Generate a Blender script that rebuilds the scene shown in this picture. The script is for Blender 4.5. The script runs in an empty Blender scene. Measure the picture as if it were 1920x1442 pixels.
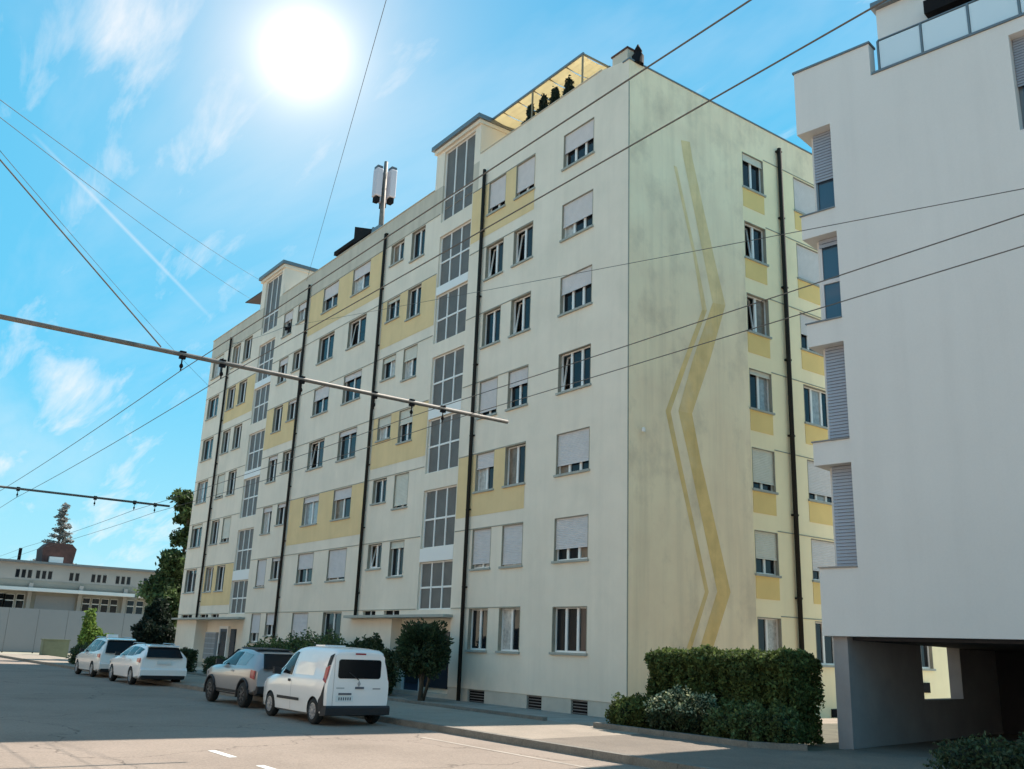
import bpy, math, random
import numpy as np
from mathutils import Matrix, Vector
random.seed(7)
RNG = np.random.default_rng(11)
scene = bpy.context.scene
C = scene.collection

# ------------------------------------------------------------------ camera
cam_d = bpy.data.cameras.new('camera')
cam_d.sensor_width = 36.0
cam_d.lens = 1757.83 / 1920 * 36.0
cam_d.clip_start = 0.1
cam_d.clip_end = 3000
cam = bpy.data.objects.new('camera', cam_d)
C.objects.link(cam)
cr = Vector((0.59270391, 0.80457373, 0.03692136))
cu = Vector((0.19857763, -0.1904044, 0.96141203))
cf = Vector((-0.78055685, 0.56250091, 0.27262378))
M = Matrix.Identity(4)
for i in range(3):
    M[i][0], M[i][1], M[i][2] = cr[i], cu[i], -cf[i]
M[0][3], M[1][3], M[2][3] = 20.0374, -18.7646, 1.5311
cam.matrix_world = M
scene.camera = cam

# ------------------------------------------------------------------ exposure
EXPO = 0.95
scene.view_settings.view_transform = 'Standard'
scene.view_settings.look = 'None'
scene.view_settings.exposure = EXPO
scene.view_settings.gamma = 1
scene.view_settings.use_curve_mapping = False

# ------------------------------------------------------------------ sun
SUN_EL = math.radians(46)
sun_h = Vector((-0.11, 1.0)).normalized()          # where the sun stands (behind the block)
sun_vec = Vector((sun_h.x * math.cos(SUN_EL), sun_h.y * math.cos(SUN_EL), math.sin(SUN_EL)))
sd = bpy.data.lights.new('sun', 'SUN')
sd.energy = 5.0
sd.angle = math.radians(0.53)
sd.color = (1.0, 0.93, 0.83)
sun = bpy.data.objects.new('sun', sd)
C.objects.link(sun)
sun.rotation_euler = (-sun_vec).to_track_quat('-Z', 'Y').to_euler()
sun.location = (0, 0, 60)

# ------------------------------------------------------------------ sky
world = bpy.data.worlds.new('World')
scene.world = world
world.use_nodes = True
wt = world.node_tree
wt.nodes.clear()
WN, WL = wt.nodes, wt.links

def wmath(op, a, b=None, c=None, clamp=False):
    n = WN.new('ShaderNodeMath'); n.operation = op; n.use_clamp = clamp
    for i, v in enumerate((a, b, c)):
        if v is None: continue
        if isinstance(v, (int, float)): n.inputs[i].default_value = v
        else: WL.new(v, n.inputs[i])
    return n.outputs[0]

def wvec(op, a, b=None):
    n = WN.new('ShaderNodeVectorMath'); n.operation = op
    for i, v in enumerate((a, b)):
        if v is None: continue
        if isinstance(v, (tuple, list, Vector)): n.inputs[i].default_value = tuple(v)
        else: WL.new(v, n.inputs[i])
    return n.outputs['Value'] if op == 'DOT_PRODUCT' else n.outputs['Vector']

def wmix(fac, a, b, mode='MIX'):
    n = WN.new('ShaderNodeMix'); n.data_type = 'RGBA'; n.blend_type = mode
    for s, v in ((n.inputs['Factor'], fac), (n.inputs['A'], a), (n.inputs['B'], b)):
        if isinstance(v, (int, float)): s.default_value = v
        elif isinstance(v, tuple): s.default_value = (*v, 1)
        else: WL.new(v, s)
    return n.outputs['Result']

def wramp(fac, stops, interp='LINEAR'):
    n = WN.new('ShaderNodeValToRGB'); n.color_ramp.interpolation = interp
    el = n.color_ramp.elements
    while len(el) < len(stops): el.new(0.5)
    for e, (p, c) in zip(el, stops):
        e.position = p
        e.color = (*c, 1) if isinstance(c, tuple) else (c, c, c, 1)
    WL.new(fac, n.inputs[0])
    return n.outputs['Color']

tc = WN.new('ShaderNodeTexCoord')
D = wvec('NORMALIZE', tc.outputs['Generated'])
sx = WN.new('ShaderNodeSeparateXYZ'); WL.new(D, sx.inputs[0])
dz = wmath('MAXIMUM', sx.outputs['Z'], 0.0)
nish = WN.new('ShaderNodeTexSky'); nish.sky_type = 'NISHITA'; nish.sun_disc = False
nish.sun_elevation = SUN_EL
nish.sun_rotation = math.atan2(sun_vec.x, sun_vec.y)
nish.air_density = 1.0; nish.dust_density = 0.6; nish.ozone_density = 1.5
grad = wramp(dz, [(0.0, (.46, .84, .94)), (.10, (.33, .77, .94)), (.25, (.135, .62, .93)),
                  (.48, (.085, .545, .87)), (.75, (.075, .42, .76)), (1.0, (.07, .34, .66))])
# thin cirrus and small puffs
zz = wmath('ADD', sx.outputs['Z'], 0.22)
px = wmath('DIVIDE', sx.outputs['X'], zz); py = wmath('DIVIDE', sx.outputs['Y'], zz)
cb = WN.new('ShaderNodeCombineXYZ'); WL.new(px, cb.inputs[0]); WL.new(py, cb.inputs[1])

def wnoise(scale, detail, rough, loc, scl):
    mp = WN.new('ShaderNodeMapping'); WL.new(cb.outputs[0], mp.inputs[0])
    mp.inputs['Location'].default_value = loc; mp.inputs['Scale'].default_value = scl
    mp.inputs['Rotation'].default_value = (0, 0, 1.9)
    n = WN.new('ShaderNodeTexNoise'); WL.new(mp.outputs[0], n.inputs['Vector'])
    n.inputs['Scale'].default_value = scale; n.inputs['Detail'].default_value = detail
    n.inputs['Roughness'].default_value = rough; n.inputs['Distortion'].default_value = 0.35
    return n.outputs['Fac']
bias = None
for dv, rad, amp in (((-.8232, .1842, .5371), .10, .15), ((-.8276, .1353, .5422), .06, .12), ((-.8477, .254, .4657), .06, .17), ((-.8749, .1974, .4422), .05, .12),
                     ((-.9548, .1887, .2297), .07, .18), ((-.9592, .1442, .2431), .05, .14), ((-.9689, .2262, .10), .07, .17), ((-.9720, .12, .16), .06, .10)):
    w_ = wmath('SUBTRACT', 1.0, wmath('DIVIDE', wmath('ARCCOSINE', wmath('MINIMUM', wvec('DOT_PRODUCT', D, Vector(dv).normalized()), .99999)), rad), clamp=True)
    w_ = wmath('MULTIPLY', w_, amp); bias = w_ if bias is None else wmath('ADD', bias, w_)
puffs = wramp(wmath('ADD', wnoise(3.0, 10, .60, (3.1, 1.7, 0), (1.0, 3.6, 1)), bias), [(.57, 0.0), (.70, .40), (.86, .90)])
veil = wramp(wnoise(0.9, 6, .6, (7.3, 4.1, 2), (1.0, 2.6, 1)), [(.48, 0.0), (.80, .34)])
cl = wmath('MAXIMUM', puffs, veil, clamp=True)
col = wmix(cl, grad, (.93, .96, .99))
# high contrail
def streak(p, q, width, amt, col):
    n = Vector(p).cross(Vector(q)).normalized()
    m = (Vector(p) + Vector(q)).normalized()
    half = math.cos(Vector(p).angle(Vector(q)) / 2)
    dist = wmath('ABSOLUTE', wvec('DOT_PRODUCT', D, n))
    w = wmath('SUBTRACT', 1.0, wmath('DIVIDE', dist, width), clamp=True)
    along = wmath('DIVIDE', wmath('SUBTRACT', wvec('DOT_PRODUCT', D, m), half), 1 - half, clamp=True)
    f = wmath('MULTIPLY', wmath('MULTIPLY', w, wmath('POWER', along, .6)), amt)
    return wmix(f, col, (.95, .98, 1.0))
col = streak((-.8925, .0862, .4427), (-.9087, .2787, .3109), .0026, .35, col)
# the sun's glare in the sky
SV = (-0.77700399, 0.29231298, 0.55751046)
cosang = wmath('MINIMUM', wvec('DOT_PRODUCT', D, SV), 0.999999)
ang = wmath('ARCCOSINE', cosang)
halo = wmath('POWER', 2.71828, wmath('MULTIPLY', wmath('POWER', wmath('DIVIDE', ang, .098), 1.05), -1.0))
col = wmix(wmath('MULTIPLY', halo, 1.0, clamp=True), col, (.97, .985, 1.0))
disc = wmath('POWER', 2.71828, wmath('MULTIPLY', wmath('POWER', wmath('DIVIDE', ang, .031), 1.6), -1.0))
col = wmix(disc, col, (2.2, 2.15, 2.0))
k = 1.0 / (2 ** EXPO)
nb = wmix(1.0, nish.outputs[0], (.05, .05, .05), 'MULTIPLY')
bg1 = WN.new('ShaderNodeBackground'); WL.new(col, bg1.inputs[0]); bg1.inputs[1].default_value = k
bg2 = WN.new('ShaderNodeBackground'); WL.new(nb, bg2.inputs[0]); bg2.inputs[1].default_value = 0.1
ad = WN.new('ShaderNodeAddShader'); WL.new(bg1.outputs[0], ad.inputs[0]); WL.new(bg2.outputs[0], ad.inputs[1])
wo = WN.new('ShaderNodeOutputWorld'); WL.new(ad.outputs[0], wo.inputs[0])

# ------------------------------------------------------------------ materials
MATS = {}

def mat(name, color, rough=.8, var=0.0, vscale=3.0, bump=0.0, bscale=40.0, metal=0.0, spec=.4,
        cracks=0.0, grain=0.0, translucent=0.0, streaks=0.0, stain=None, stain_scale=.5, island=0.0, stain_amt=.5, coat=0.0, trans=0.0):
    if name in MATS: return MATS[name]
    m = bpy.data.materials.new(name); m.use_nodes = True
    nt = m.node_tree; N = nt.nodes; L = nt.links
    b = N['Principled BSDF']
    b.inputs['Roughness'].default_value = rough
    b.inputs['Metallic'].default_value = metal
    b.inputs['Specular IOR Level'].default_value = spec
    b.inputs['Coat Weight'].default_value = coat
    if trans: b.inputs['Transmission Weight'].default_value = trans
    b.inputs['Base Color'].default_value = (*color, 1)
    geo = N.new('ShaderNodeNewGeometry')
    cur = None

    def mixc(fac, a, bcol, mode='MIX'):
        n = N.new('ShaderNodeMix'); n.data_type = 'RGBA'; n.blend_type = mode
        for s, v in ((n.inputs['Factor'], fac), (n.inputs['A'], a), (n.inputs['B'], bcol)):
            if isinstance(v, (int, float)): s.default_value = v
            elif isinstance(v, tuple): s.default_value = (*v, 1)
            else: L.new(v, s)
        return n.outputs['Result']

    def noise(scale, detail=5, scl=(1, 1, 1), rgh=.6):
        mp = N.new('ShaderNodeMapping'); mp.inputs['Scale'].default_value = scl
        L.new(geo.outputs['Position'], mp.inputs[0])
        n = N.new('ShaderNodeTexNoise'); n.inputs['Scale'].default_value = scale
        n.inputs['Detail'].default_value = detail; n.inputs['Roughness'].default_value = rgh
        L.new(mp.outputs[0], n.inputs['Vector'])
        return n.outputs['Fac']

    def ramp(f, lo, hi, a=0.0, bb=1.0):
        n = N.new('ShaderNodeMapRange'); L.new(f, n.inputs[0])
        n.inputs[1].default_value = lo; n.inputs[2].default_value = hi
        n.inputs[3].default_value = a; n.inputs[4].default_value = bb
        return n.outputs[0]
    cur = color
    if var:
        f = ramp(noise(vscale), .3, .7, 0, 1)
        lo = tuple(c * (1 - var) for c in color); hi = tuple(min(1, c * (1 + var)) for c in color)
        cur = mixc(f, lo, hi)
    if streaks:
        f = ramp(noise(1.6, 6, (1.4, 1.4, .09)), .46, .72, 0, streaks)
        cur = mixc(f, cur, tuple(c * .55 for c in color))
    if stain is not None:
        f = ramp(noise(stain_scale, 7, (1, 1, .8), .65), .5, .68, 0, stain_amt)
        cur = mixc(f, cur, stain)
    if grain:
        f = ramp(noise(28, 3, (1, 1, 1), .8), .35, .65, 1 - grain, 1 + grain)
        vm = N.new('ShaderNodeVectorMath'); vm.operation = 'SCALE'
        if isinstance(cur, tuple): vm.inputs[0].default_value = cur
        else: L.new(cur, vm.inputs[0])
        L.new(f, vm.inputs['Scale']); cur = vm.outputs[0]
    if cracks:
        nz = N.new('ShaderNodeTexNoise'); nz.inputs['Scale'].default_value = 1.1; nz.inputs['Detail'].default_value = 6
        L.new(geo.outputs['Position'], nz.inputs['Vector'])
        va = N.new('ShaderNodeVectorMath'); va.operation = 'MULTIPLY_ADD'; va.inputs[1].default_value = (1.6, 1.6, 0)
        L.new(nz.outputs['Color'], va.inputs[0]); L.new(geo.outputs['Position'], va.inputs[2])
        vo = N.new('ShaderNodeTexVoronoi'); vo.feature = 'DISTANCE_TO_EDGE'; vo.inputs['Scale'].default_value = .19
        L.new(va.outputs[0], vo.inputs['Vector'])
        f = ramp(vo.outputs['Distance'], .0, .006, cracks, 0)
        cur = mixc(f, cur, tuple(c * .35 for c in color))
    if island:
        f = ramp(geo.outputs['Random Per Island'], 0, 1, 1 - island, 1 + island)
        cb_ = N.new('ShaderNodeVectorMath'); cb_.operation = 'SCALE'
        if isinstance(cur, tuple): cb_.inputs[0].default_value = cur
        else: L.new(cur, cb_.inputs[0])
        L.new(f, cb_.inputs['Scale'])
        cur = cb_.outputs[0]
    if not isinstance(cur, tuple): L.new(cur, b.inputs['Base Color'])
    if bump:
        bn = N.new('ShaderNodeBump'); bn.inputs['Strength'].default_value = bump
        bn.inputs['Distance'].default_value = .02
        L.new(noise(bscale, 4), bn.inputs['Height']); L.new(bn.outputs[0], b.inputs['Normal'])
    if translucent:
        tr = N.new('ShaderNodeBsdfTranslucent'); mx = N.new('ShaderNodeMixShader'); mx.inputs[0].default_value = translucent
        if isinstance(cur, tuple): tr.inputs[0].default_value = (*cur, 1)
        else: L.new(cur, tr.inputs[0])
        L.new(b.outputs[0], mx.inputs[1]); L.new(tr.outputs[0], mx.inputs[2]); L.new(mx.outputs[0], N['Material Output'].inputs[0])
    MATS[name] = m
    return m

mat('plaster', (.80, .695, .57), .9, .05, .6, .15, 60, streaks=.12, stain=(.50, .47, .38), stain_scale=.35, stain_amt=.25, spec=.2)
mat('gable_plaster', (.98, .775, .54), .92, .07, .55, .2, 50, streaks=.28, stain=(.62, .49, .35), stain_scale=.6, stain_amt=.62, spec=.2)
mat('clean_plaster', (.97, .80, .52), .9, .04, .7, .15, 60, streaks=.1, spec=.2)
mat('ochre', (.76, .56, .30), .9, .06, .9, .15, 60, streaks=.12, spec=.2)
mat('ochre_bright', (.84, .59, .24), .9, .05, .9, .15, 60, spec=.2)
mat('stripe', (.80, .56, .24), .9, .10, 2.0, .15, 60, streaks=.35, stain=(.70, .58, .36), stain_scale=.7, stain_amt=.45, spec=.2)
mat('stripe_mid', (.82, .58, .27), .9, .10, 2.0, .15, 60, streaks=.4, stain=(.78, .63, .40), stain_scale=.7, stain_amt=.6, spec=.2)
mat('stripe_faded', (.86, .64, .34), .9, .10, 2.0, .15, 60, streaks=.45, stain=(.84, .68, .42), stain_scale=.7, stain_amt=.5, spec=.2)
mat('parapet', (.58, .51, .41), .9, .08, .8, .15, 60, streaks=.3, spec=.2)
mat('plinth', (.52, .48, .41), .9, .10, 2.0, .2, 40, spec=.2)
mat('joint', (.30, .30, .25), .9, .1, 3)
mat('sill', (.36, .36, .32), .8, .08, 4)
mat('white_frame', (.80, .76, .72), .45)
mat('shutter', (.62, .58, .57), .6, .05, 4)
mat('shutter_beige', (.62, .60, .52), .6, .05, 4)
mat('shutter_grey', (.34, .355, .40), .5, .04, 4)
mat('glass', (.012, .014, .018), .05, spec=.3)
mat('glass_net', (.46, .44, .41), .2, .3, 9, spec=.3)
mat('glass_warm', (.20, .15, .11), .2, .3, 5, spec=.3)
mat('glass_curtain', (.30, .31, .31), .08, .25, 6, spec=.5)
mat('glass_stair', (.15, .14, .13), .45, .12, 2, spec=.12)
mat('glass_blue', (.05, .08, .12), .03, spec=.8)
mat('balustrade_glass', (.62, .70, .74), .08, spec=.6)
mat('pipe', (.03, .026, .022), .9, spec=.1)
mat('dark', (.014, .013, .014), .9, spec=.1)
mat('dark_red', (.035, .02, .02), .7, .1, 2)
mat('metal_trim', (.20, .205, .21), .45, metal=.6)
mat('steel', (.16, .145, .13), .6, .25, 6, metal=.2, spec=.3)
mat('wire', (.13, .12, .11), .8, spec=.1)
mat('white_wall', (.69, .65, .615), .85, .03, .35, .12, 80, spec=.15, streaks=.09, grain=.015)
mat('carport', (.30, .275, .27), .85, .12, 1.2, .15, 30)
mat('canvas', (.84, .76, .56), .8, .05, 2, translucent=.5)
mat('pergola_frame', (.24, .19, .12), .6)
mat('render_cream', (.70, .64, .52), .9, .05, .5)
mat('render_rose', (.66, .55, .47), .9, .05, .5)
mat('roof_tile', (.30, .15, .10), .85, .2, 3)
mat('carport_painted_shade', (.055, .052, .055), .9, .1, 1, spec=.1)  # carport colour darkened to paint in the deep shade at its back
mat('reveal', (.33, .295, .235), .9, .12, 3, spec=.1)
mat('cream', (.80, .75, .50), .9, .05, 1)
mat('asphalt', (.278, .222, .182), .9, .08, .35, .35, 90, stain=(.20, .16, .13), stain_scale=.25, stain_amt=.55, spec=.08, grain=.16, cracks=.7)
mat('pavement', (.31, .255, .205), .9, .10, .8, .3, 90, stain=(.23, .19, .155), stain_scale=.5, stain_amt=.5, spec=.08, grain=.14, cracks=.5)
mat('pavement_patch', (.20, .165, .135), .9, .10, 1.0, .3, 90, spec=.08, grain=.16, stain=(.15, .125, .105), stain_scale=.6)
mat('kerb', (.20, .18, .155), .9, .18, 3, .3, 50, spec=.1, grain=.15)
mat('soil', (.10, .09, .06), .95, .3, 2, .5, 30)
mat('gravel', (.27, .26, .23), .95, .2, 1.5, .5, 60)
mat('lot', (.36, .33, .26), .95, .12, .2, .3, 20, stain=(.20, .22, .12), stain_scale=.06, stain_amt=.7)
mat('marking', (.66, .65, .61), .8, .15, 8)
mat('marking_worn', (.35, .29, .24), .85, .25, 3)
mat('leaf', (.085, .125, .045), .6, .3, 1.5, island=.55, translucent=.35, spec=.3)
mat('leaf_dark', (.050, .075, .034), .6, .3, 1.5, island=.55, translucent=.35, spec=.3)
mat('leaf_black', (.018, .030, .018), .6, .3, 1.5, island=.5, translucent=.35, spec=.3)
mat('leaf_thuja', (.085, .115, .035), .7, .35, 2.2, island=.6, translucent=.35, spec=.2)
mat('leaf_pale_sunlit', (.36, .39, .24), .6, .3, 3, island=.45, translucent=.35, spec=.3)  # pale leaves, colour lightened further to paint sunlight on the shrub top
mat('leaf_bright', (.16, .23, .05), .6, .3, 1.2, island=.5, translucent=.35, spec=.3)
mat('leaf_grey', (.26, .255, .24), .7, .3, 1.2, island=.5, translucent=.35, spec=.2)
mat('bark', (.09, .07, .05), .9, .25, 6, .5, 30)
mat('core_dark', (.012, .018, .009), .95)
mat('car_white', (.88, .82, .79), .22, coat=.6, spec=.5)
mat('car_silver', (.36, .32, .31), .28, metal=.35, coat=.6, spec=.5)
mat('car_white_warm', (.74, .70, .66), .25, coat=.6, spec=.5)
mat('car_glass', (.010, .011, .013), .12, spec=.15)
mat('car_glass_pale', (.22, .26, .26), .06, spec=.6)
mat('tyre', (.018, .018, .018), .85)
mat('rim', (.38, .38, .40), .35, metal=.7)
mat('rim_dark', (.05, .05, .055), .4, metal=.5)
mat('trim_black', (.022, .02, .022), .6)
mat('lamp_red', (.33, .03, .04), .15, spec=.6)
mat('lamp_clear', (.62, .60, .62), .15, spec=.6)
mat('plate', (.70, .71, .70), .5)
mat('print', (.10, .11, .13), .5)
mat('print_blue', (.50, .53, .62), .4)
mat('hoarding', (.24, .24, .245), .6, .04, .3)
mat('school_wall', (.27, .25, .21), .9, .08, .5)
mat('school_upper', (.34, .31, .28), .9, .06, .5)
mat('brick_red', (.10, .05, .042), .9, .2, 3)
mat('antenna_panel', (.55, .50, .53), .5)
mat('door_glass', (.03, .035, .045), .25, spec=.2)
mat('door_blue', (.035, .05, .085), .3)
mat('mailbox', (.35, .38, .42), .4, metal=.4)
mat('green_box', (.15, .17, .11), .7, .1, 3)
mat('terracotta', (.45, .42, .36), .8)

# ------------------------------------------------------------------ mesh helpers
WLOC = {}                                   # world location of every linked object

class MB:
    def __init__(s): s.v = []; s.f = []
    def add(s, vs, fs):
        o = len(s.v); s.v += [tuple(p) for p in vs]; s.f += [tuple(o + i for i in f) for f in fs]
        return s
    def box(s, x0, x1, y0, y1, z0, z1):
        return s.add([(x0, y0, z0), (x1, y0, z0), (x1, y1, z0), (x0, y1, z0), (x0, y0, z1), (x1, y0, z1), (x1, y1, z1), (x0, y1, z1)],
                     [(0, 3, 2, 1), (4, 5, 6, 7), (0, 1, 5, 4), (1, 2, 6, 5), (2, 3, 7, 6), (3, 0, 4, 7)])
    def hexa(s, p):                          # 8 corners, bottom ring then top ring
        return s.add(p, [(0, 3, 2, 1), (4, 5, 6, 7), (0, 1, 5, 4), (1, 2, 6, 5), (2, 3, 7, 6), (3, 0, 4, 7)])
    def quad(s, a, b, c, d): return s.add([a, b, c, d], [(0, 1, 2, 3)])
    def prism(s, pts, d0, d1, axis='y'):     # polygon in (x,z) pushed along y, or (x,y) along z
        n = len(pts)
        if axis == 'y': vs = [(x, d0, z) for x, z in pts] + [(x, d1, z) for x, z in pts]
        elif axis == 'x': vs = [(d0, y, z) for y, z in pts] + [(d1, y, z) for y, z in pts]
        else: vs = [(x, y, d0) for x, y in pts] + [(x, y, d1) for x, y in pts]
        fs = [tuple(range(n)), tuple(range(2 * n - 1, n - 1, -1))]
        fs += [(i, i + n, (i + 1) % n + n, (i + 1) % n) for i in range(n)]
        return s.add(vs, fs)
    def tube(s, pts, r, n=8, cap=True):
        pts = [Vector(p) for p in pts]
        rr = r if isinstance(r, (list, tuple)) else [r] * len(pts)
        rings = []
        for i, p in enumerate(pts):
            t = (pts[min(i + 1, len(pts) - 1)] - pts[max(i - 1, 0)]).normalized()
            a = Vector((0, 0, 1)) if abs(t.z) < .9 else Vector((1, 0, 0))
            u = t.cross(a).normalized(); w = t.cross(u)
            rings.append([p + (u * math.cos(2 * math.pi * k / n) + w * math.sin(2 * math.pi * k / n)) * rr[i] for k in range(n)])
        vs = [q for r_ in rings for q in r_]; fs = []
        for i in range(len(pts) - 1):
            for k in range(n):
                a = i * n + k; b = i * n + (k + 1) % n
                fs.append((a, b, b + n, a + n))
        if cap:
            fs.append(tuple(range(n - 1, -1, -1))); e = (len(pts) - 1) * n
            fs.append(tuple(range(e, e + n)))
        return s.add(vs, fs)
    def lathe(s, prof, n=24, axis='z', at=(0, 0, 0), caps=True):  # profile of (r,h)
        vs = []; fs = []
        for r, h in prof:
            for k in range(n):
                a = 2 * math.pi * k / n; c_, s_ = r * math.cos(a), r * math.sin(a)
                p = (c_, s_, h) if axis == 'z' else (c_, h, s_)
                vs.append((p[0] + at[0], p[1] + at[1], p[2] + at[2]))
        for i in range(len(prof) - 1):
            for k in range(n):
                a = i * n + k; b = i * n + (k + 1) % n
                fs.append((a, b, b + n, a + n))
        if caps: fs.append(tuple(range(n))); fs.append(tuple(range((len(prof) - 1) * n, len(prof) * n)))
        return s.add(vs, fs)
    def mesh(s, name, material, smooth=False):
        me = bpy.data.meshes.new(name); me.from_pydata(s.v, [], s.f)
        me.materials.append(MATS[material] if isinstance(material, str) else material)
        if smooth:
            me.polygons.foreach_set('use_smooth', [True] * len(me.polygons))
        me.update(); return me
    def build(s, name, material, parent=None, smooth=False, world=True, bevel=0.0):
        o = put(name, s.mesh(name, material, smooth), parent, (0, 0, 0))
        if bevel:
            bv = o.modifiers.new('bevel', 'BEVEL'); bv.width = bevel; bv.segments = 2; bv.limit_method = 'ANGLE'
        return o

def put(name, me, parent=None, loc=(0, 0, 0), rz=0.0, local=False):
    o = bpy.data.objects.new(name, me); C.objects.link(o)
    loc = Vector(loc)
    if parent is not None:
        o.parent = parent
        if local:
            o.location = loc
        else:
            pw, prz = WLOC[parent.name]
            o.location = Matrix.Rotation(-prz, 3, 'Z') @ (loc - pw); rz = rz - prz
    else:
        o.location = loc
    o.rotation_euler = (0, 0, rz)
    if parent is None: WLOC[o.name] = (loc, rz)
    elif not local: WLOC[o.name] = (loc, rz + WLOC[parent.name][1])
    return o

def empty(name, loc, label, cat, group=None, rz=0.0):
    o = bpy.data.objects.new(name, None); C.objects.link(o)
    o.location = loc; o.rotation_euler = (0, 0, rz); o.empty_display_size = .3
    WLOC[o.name] = (Vector(loc), rz)
    return tag(o, label, cat, group)

def tag(o, label, cat, group=None):
    o['label'] = label; o['category'] = cat
    if group: o['group'] = group
    return o

def struct(o): o['kind'] = 'structure'; return o

def recalc(me):
    import bmesh
    bm = bmesh.new(); bm.from_mesh(me); bmesh.ops.recalc_face_normals(bm, faces=bm.faces); bm.to_mesh(me); bm.free()

def wall_cells(mb, s0, s1, z0, z1, openings, P, depth=.2):
    """wall sheet on s,z with holes; P(s,d,z) maps to world, d is depth into the wall"""
    ss = sorted({s0, s1, *[v for o in openings for v in o[:2] if s0 < v < s1]})
    zs = sorted({z0, z1, *[v for o in openings for v in o[2:4] if z0 < v < z1]})
    for i in range(len(ss) - 1):
        a, b = ss[i], ss[i + 1]; run = None
        for j in range(len(zs) - 1):
            c, d = zs[j], zs[j + 1]; mx, mz = (a + b) / 2, (c + d) / 2
            hole = any(o[0] < mx < o[1] and o[2] < mz < o[3] for o in openings)
            if hole:
                if run is not None: mb.quad(P(a, 0, run), P(b, 0, run), P(b, 0, c), P(a, 0, c)); run = None
            elif run is None: run = c
        if run is not None: mb.quad(P(a, 0, run), P(b, 0, run), P(b, 0, zs[-1]), P(a, 0, zs[-1]))
    for o in openings:
        a, b, c, d = o[:4]; dp = o[4] if len(o) > 4 else depth
        open_lo, open_hi = c < z0 - .001, d > z1 + .001; c = max(c, z0); d = min(d, z1)
        mb.quad(P(a, 0, c), P(a, dp, c), P(a, dp, d), P(a, 0, d))
        mb.quad(P(b, 0, c), P(b, 0, d), P(b, dp, d), P(b, dp, c))
        if not open_hi: mb.quad(P(a, 0, d), P(a, dp, d), P(b, dp, d), P(b, 0, d))
        if not open_lo: mb.quad(P(a, 0, c), P(b, 0, c), P(b, dp, c), P(a, dp, c))

CACHE = {}
def cached(key, fn):
    if key not in CACHE: CACHE[key] = fn()
    return CACHE[key]

def window(parent, x, y, z, w, h, n, shut=0.0, rz=0.0, tilt=None, curtain=(), smat='shutter', sill=True, gl='glass', box=True):
    """n sashes side by side; frame .13 behind the wall face"""
    def frame():
        m = MB(); t = .055
        m.box(0, w, .125, .185, 0, t); m.box(0, w, .125, .185, h - t, h)
        m.box(0, t, .126, .184, t, h - t); m.box(w - t, w, .126, .184, t, h - t)
        pw = w / n
        for i in range(n):
            a, b = i * pw, (i + 1) * pw
            if i: m.box(a - .05, a + .05, .118, .178, t, h - t)
        return m.mesh('window', 'white_frame')
    f = put('window', cached(('f', w, h, n), frame), parent, (x, y, z), rz)
    t = .055; pw = w / n
    for i in range(n):
        a = i * pw + (t if i == 0 else .05); b = (i + 1) * pw - (t if i == n - 1 else .05)
        g = ('glass_curtain', 'glass_net', 'glass_warm')[int(abs(x * 7.3 + z * 3.1)) % 3] if i in curtain else gl
        if tilt == i:                       # bottom-hung sash tipped inwards, dark room behind it
            def sash():
                m = MB(); hh = h - 2 * t; ww = b - a; k = .17 / hh
                def bar(x0, x1, z0, z1): m.hexa([(x0, .15 + k * z0, z0), (x1, .15 + k * z0, z0), (x1, .19 + k * z0, z0), (x0, .19 + k * z0, z0),
                                                (x0, .15 + k * z1, z1), (x1, .15 + k * z1, z1), (x1, .19 + k * z1, z1), (x0, .19 + k * z1, z1)])
                bar(0, ww, 0, .05); bar(0, ww, hh - .05, hh); bar(0, .05, .05, hh - .05); bar(ww - .05, ww, .05, hh - .05)
                return m.mesh('tilted_sash', 'white_frame')
            put('tilted_sash', cached(('t', a, b, h), sash), f, (a, 0, t), local=True)
        put('pane', cached(('p', round(b - a, 3), h, g), lambda: MB().box(0, b - a, .16, .168, 0, h - 2 * t).mesh('pane', g)), f,
            (a, .2 if tilt == i else 0, t), local=True)
    if sill:
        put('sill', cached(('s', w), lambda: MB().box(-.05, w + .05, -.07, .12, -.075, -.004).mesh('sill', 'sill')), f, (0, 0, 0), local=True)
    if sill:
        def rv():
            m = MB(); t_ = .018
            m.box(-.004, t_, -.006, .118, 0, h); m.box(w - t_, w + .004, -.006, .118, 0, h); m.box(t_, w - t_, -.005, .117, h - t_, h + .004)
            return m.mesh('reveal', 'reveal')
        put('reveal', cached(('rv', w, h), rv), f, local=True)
    if shut > 0:
        def sh():
            m = MB(); L_ = h * shut; nsl = max(3, int(L_ / .055)); dz = L_ / nsl
            for i in range(nsl):
                z1 = h - i * dz; z0 = z1 - dz
                m.quad((.02, .066, z0), (w - .02, .066, z0), (w - .02, .052, z0 + dz * .5), (.02, .052, z0 + dz * .5))
                m.quad((.02, .052, z0 + dz * .5), (w - .02, .052, z0 + dz * .5), (w - .02, .066, z1), (.02, .066, z1))
            m.box(.02, w - .02, .045, .075, h - L_ - .04, h - L_ - .002)
            return m.mesh('roller_shutter', smat)
        put('roller_shutter', cached(('r', w, h, shut, smat), sh), f, local=True)
    return f

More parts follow.
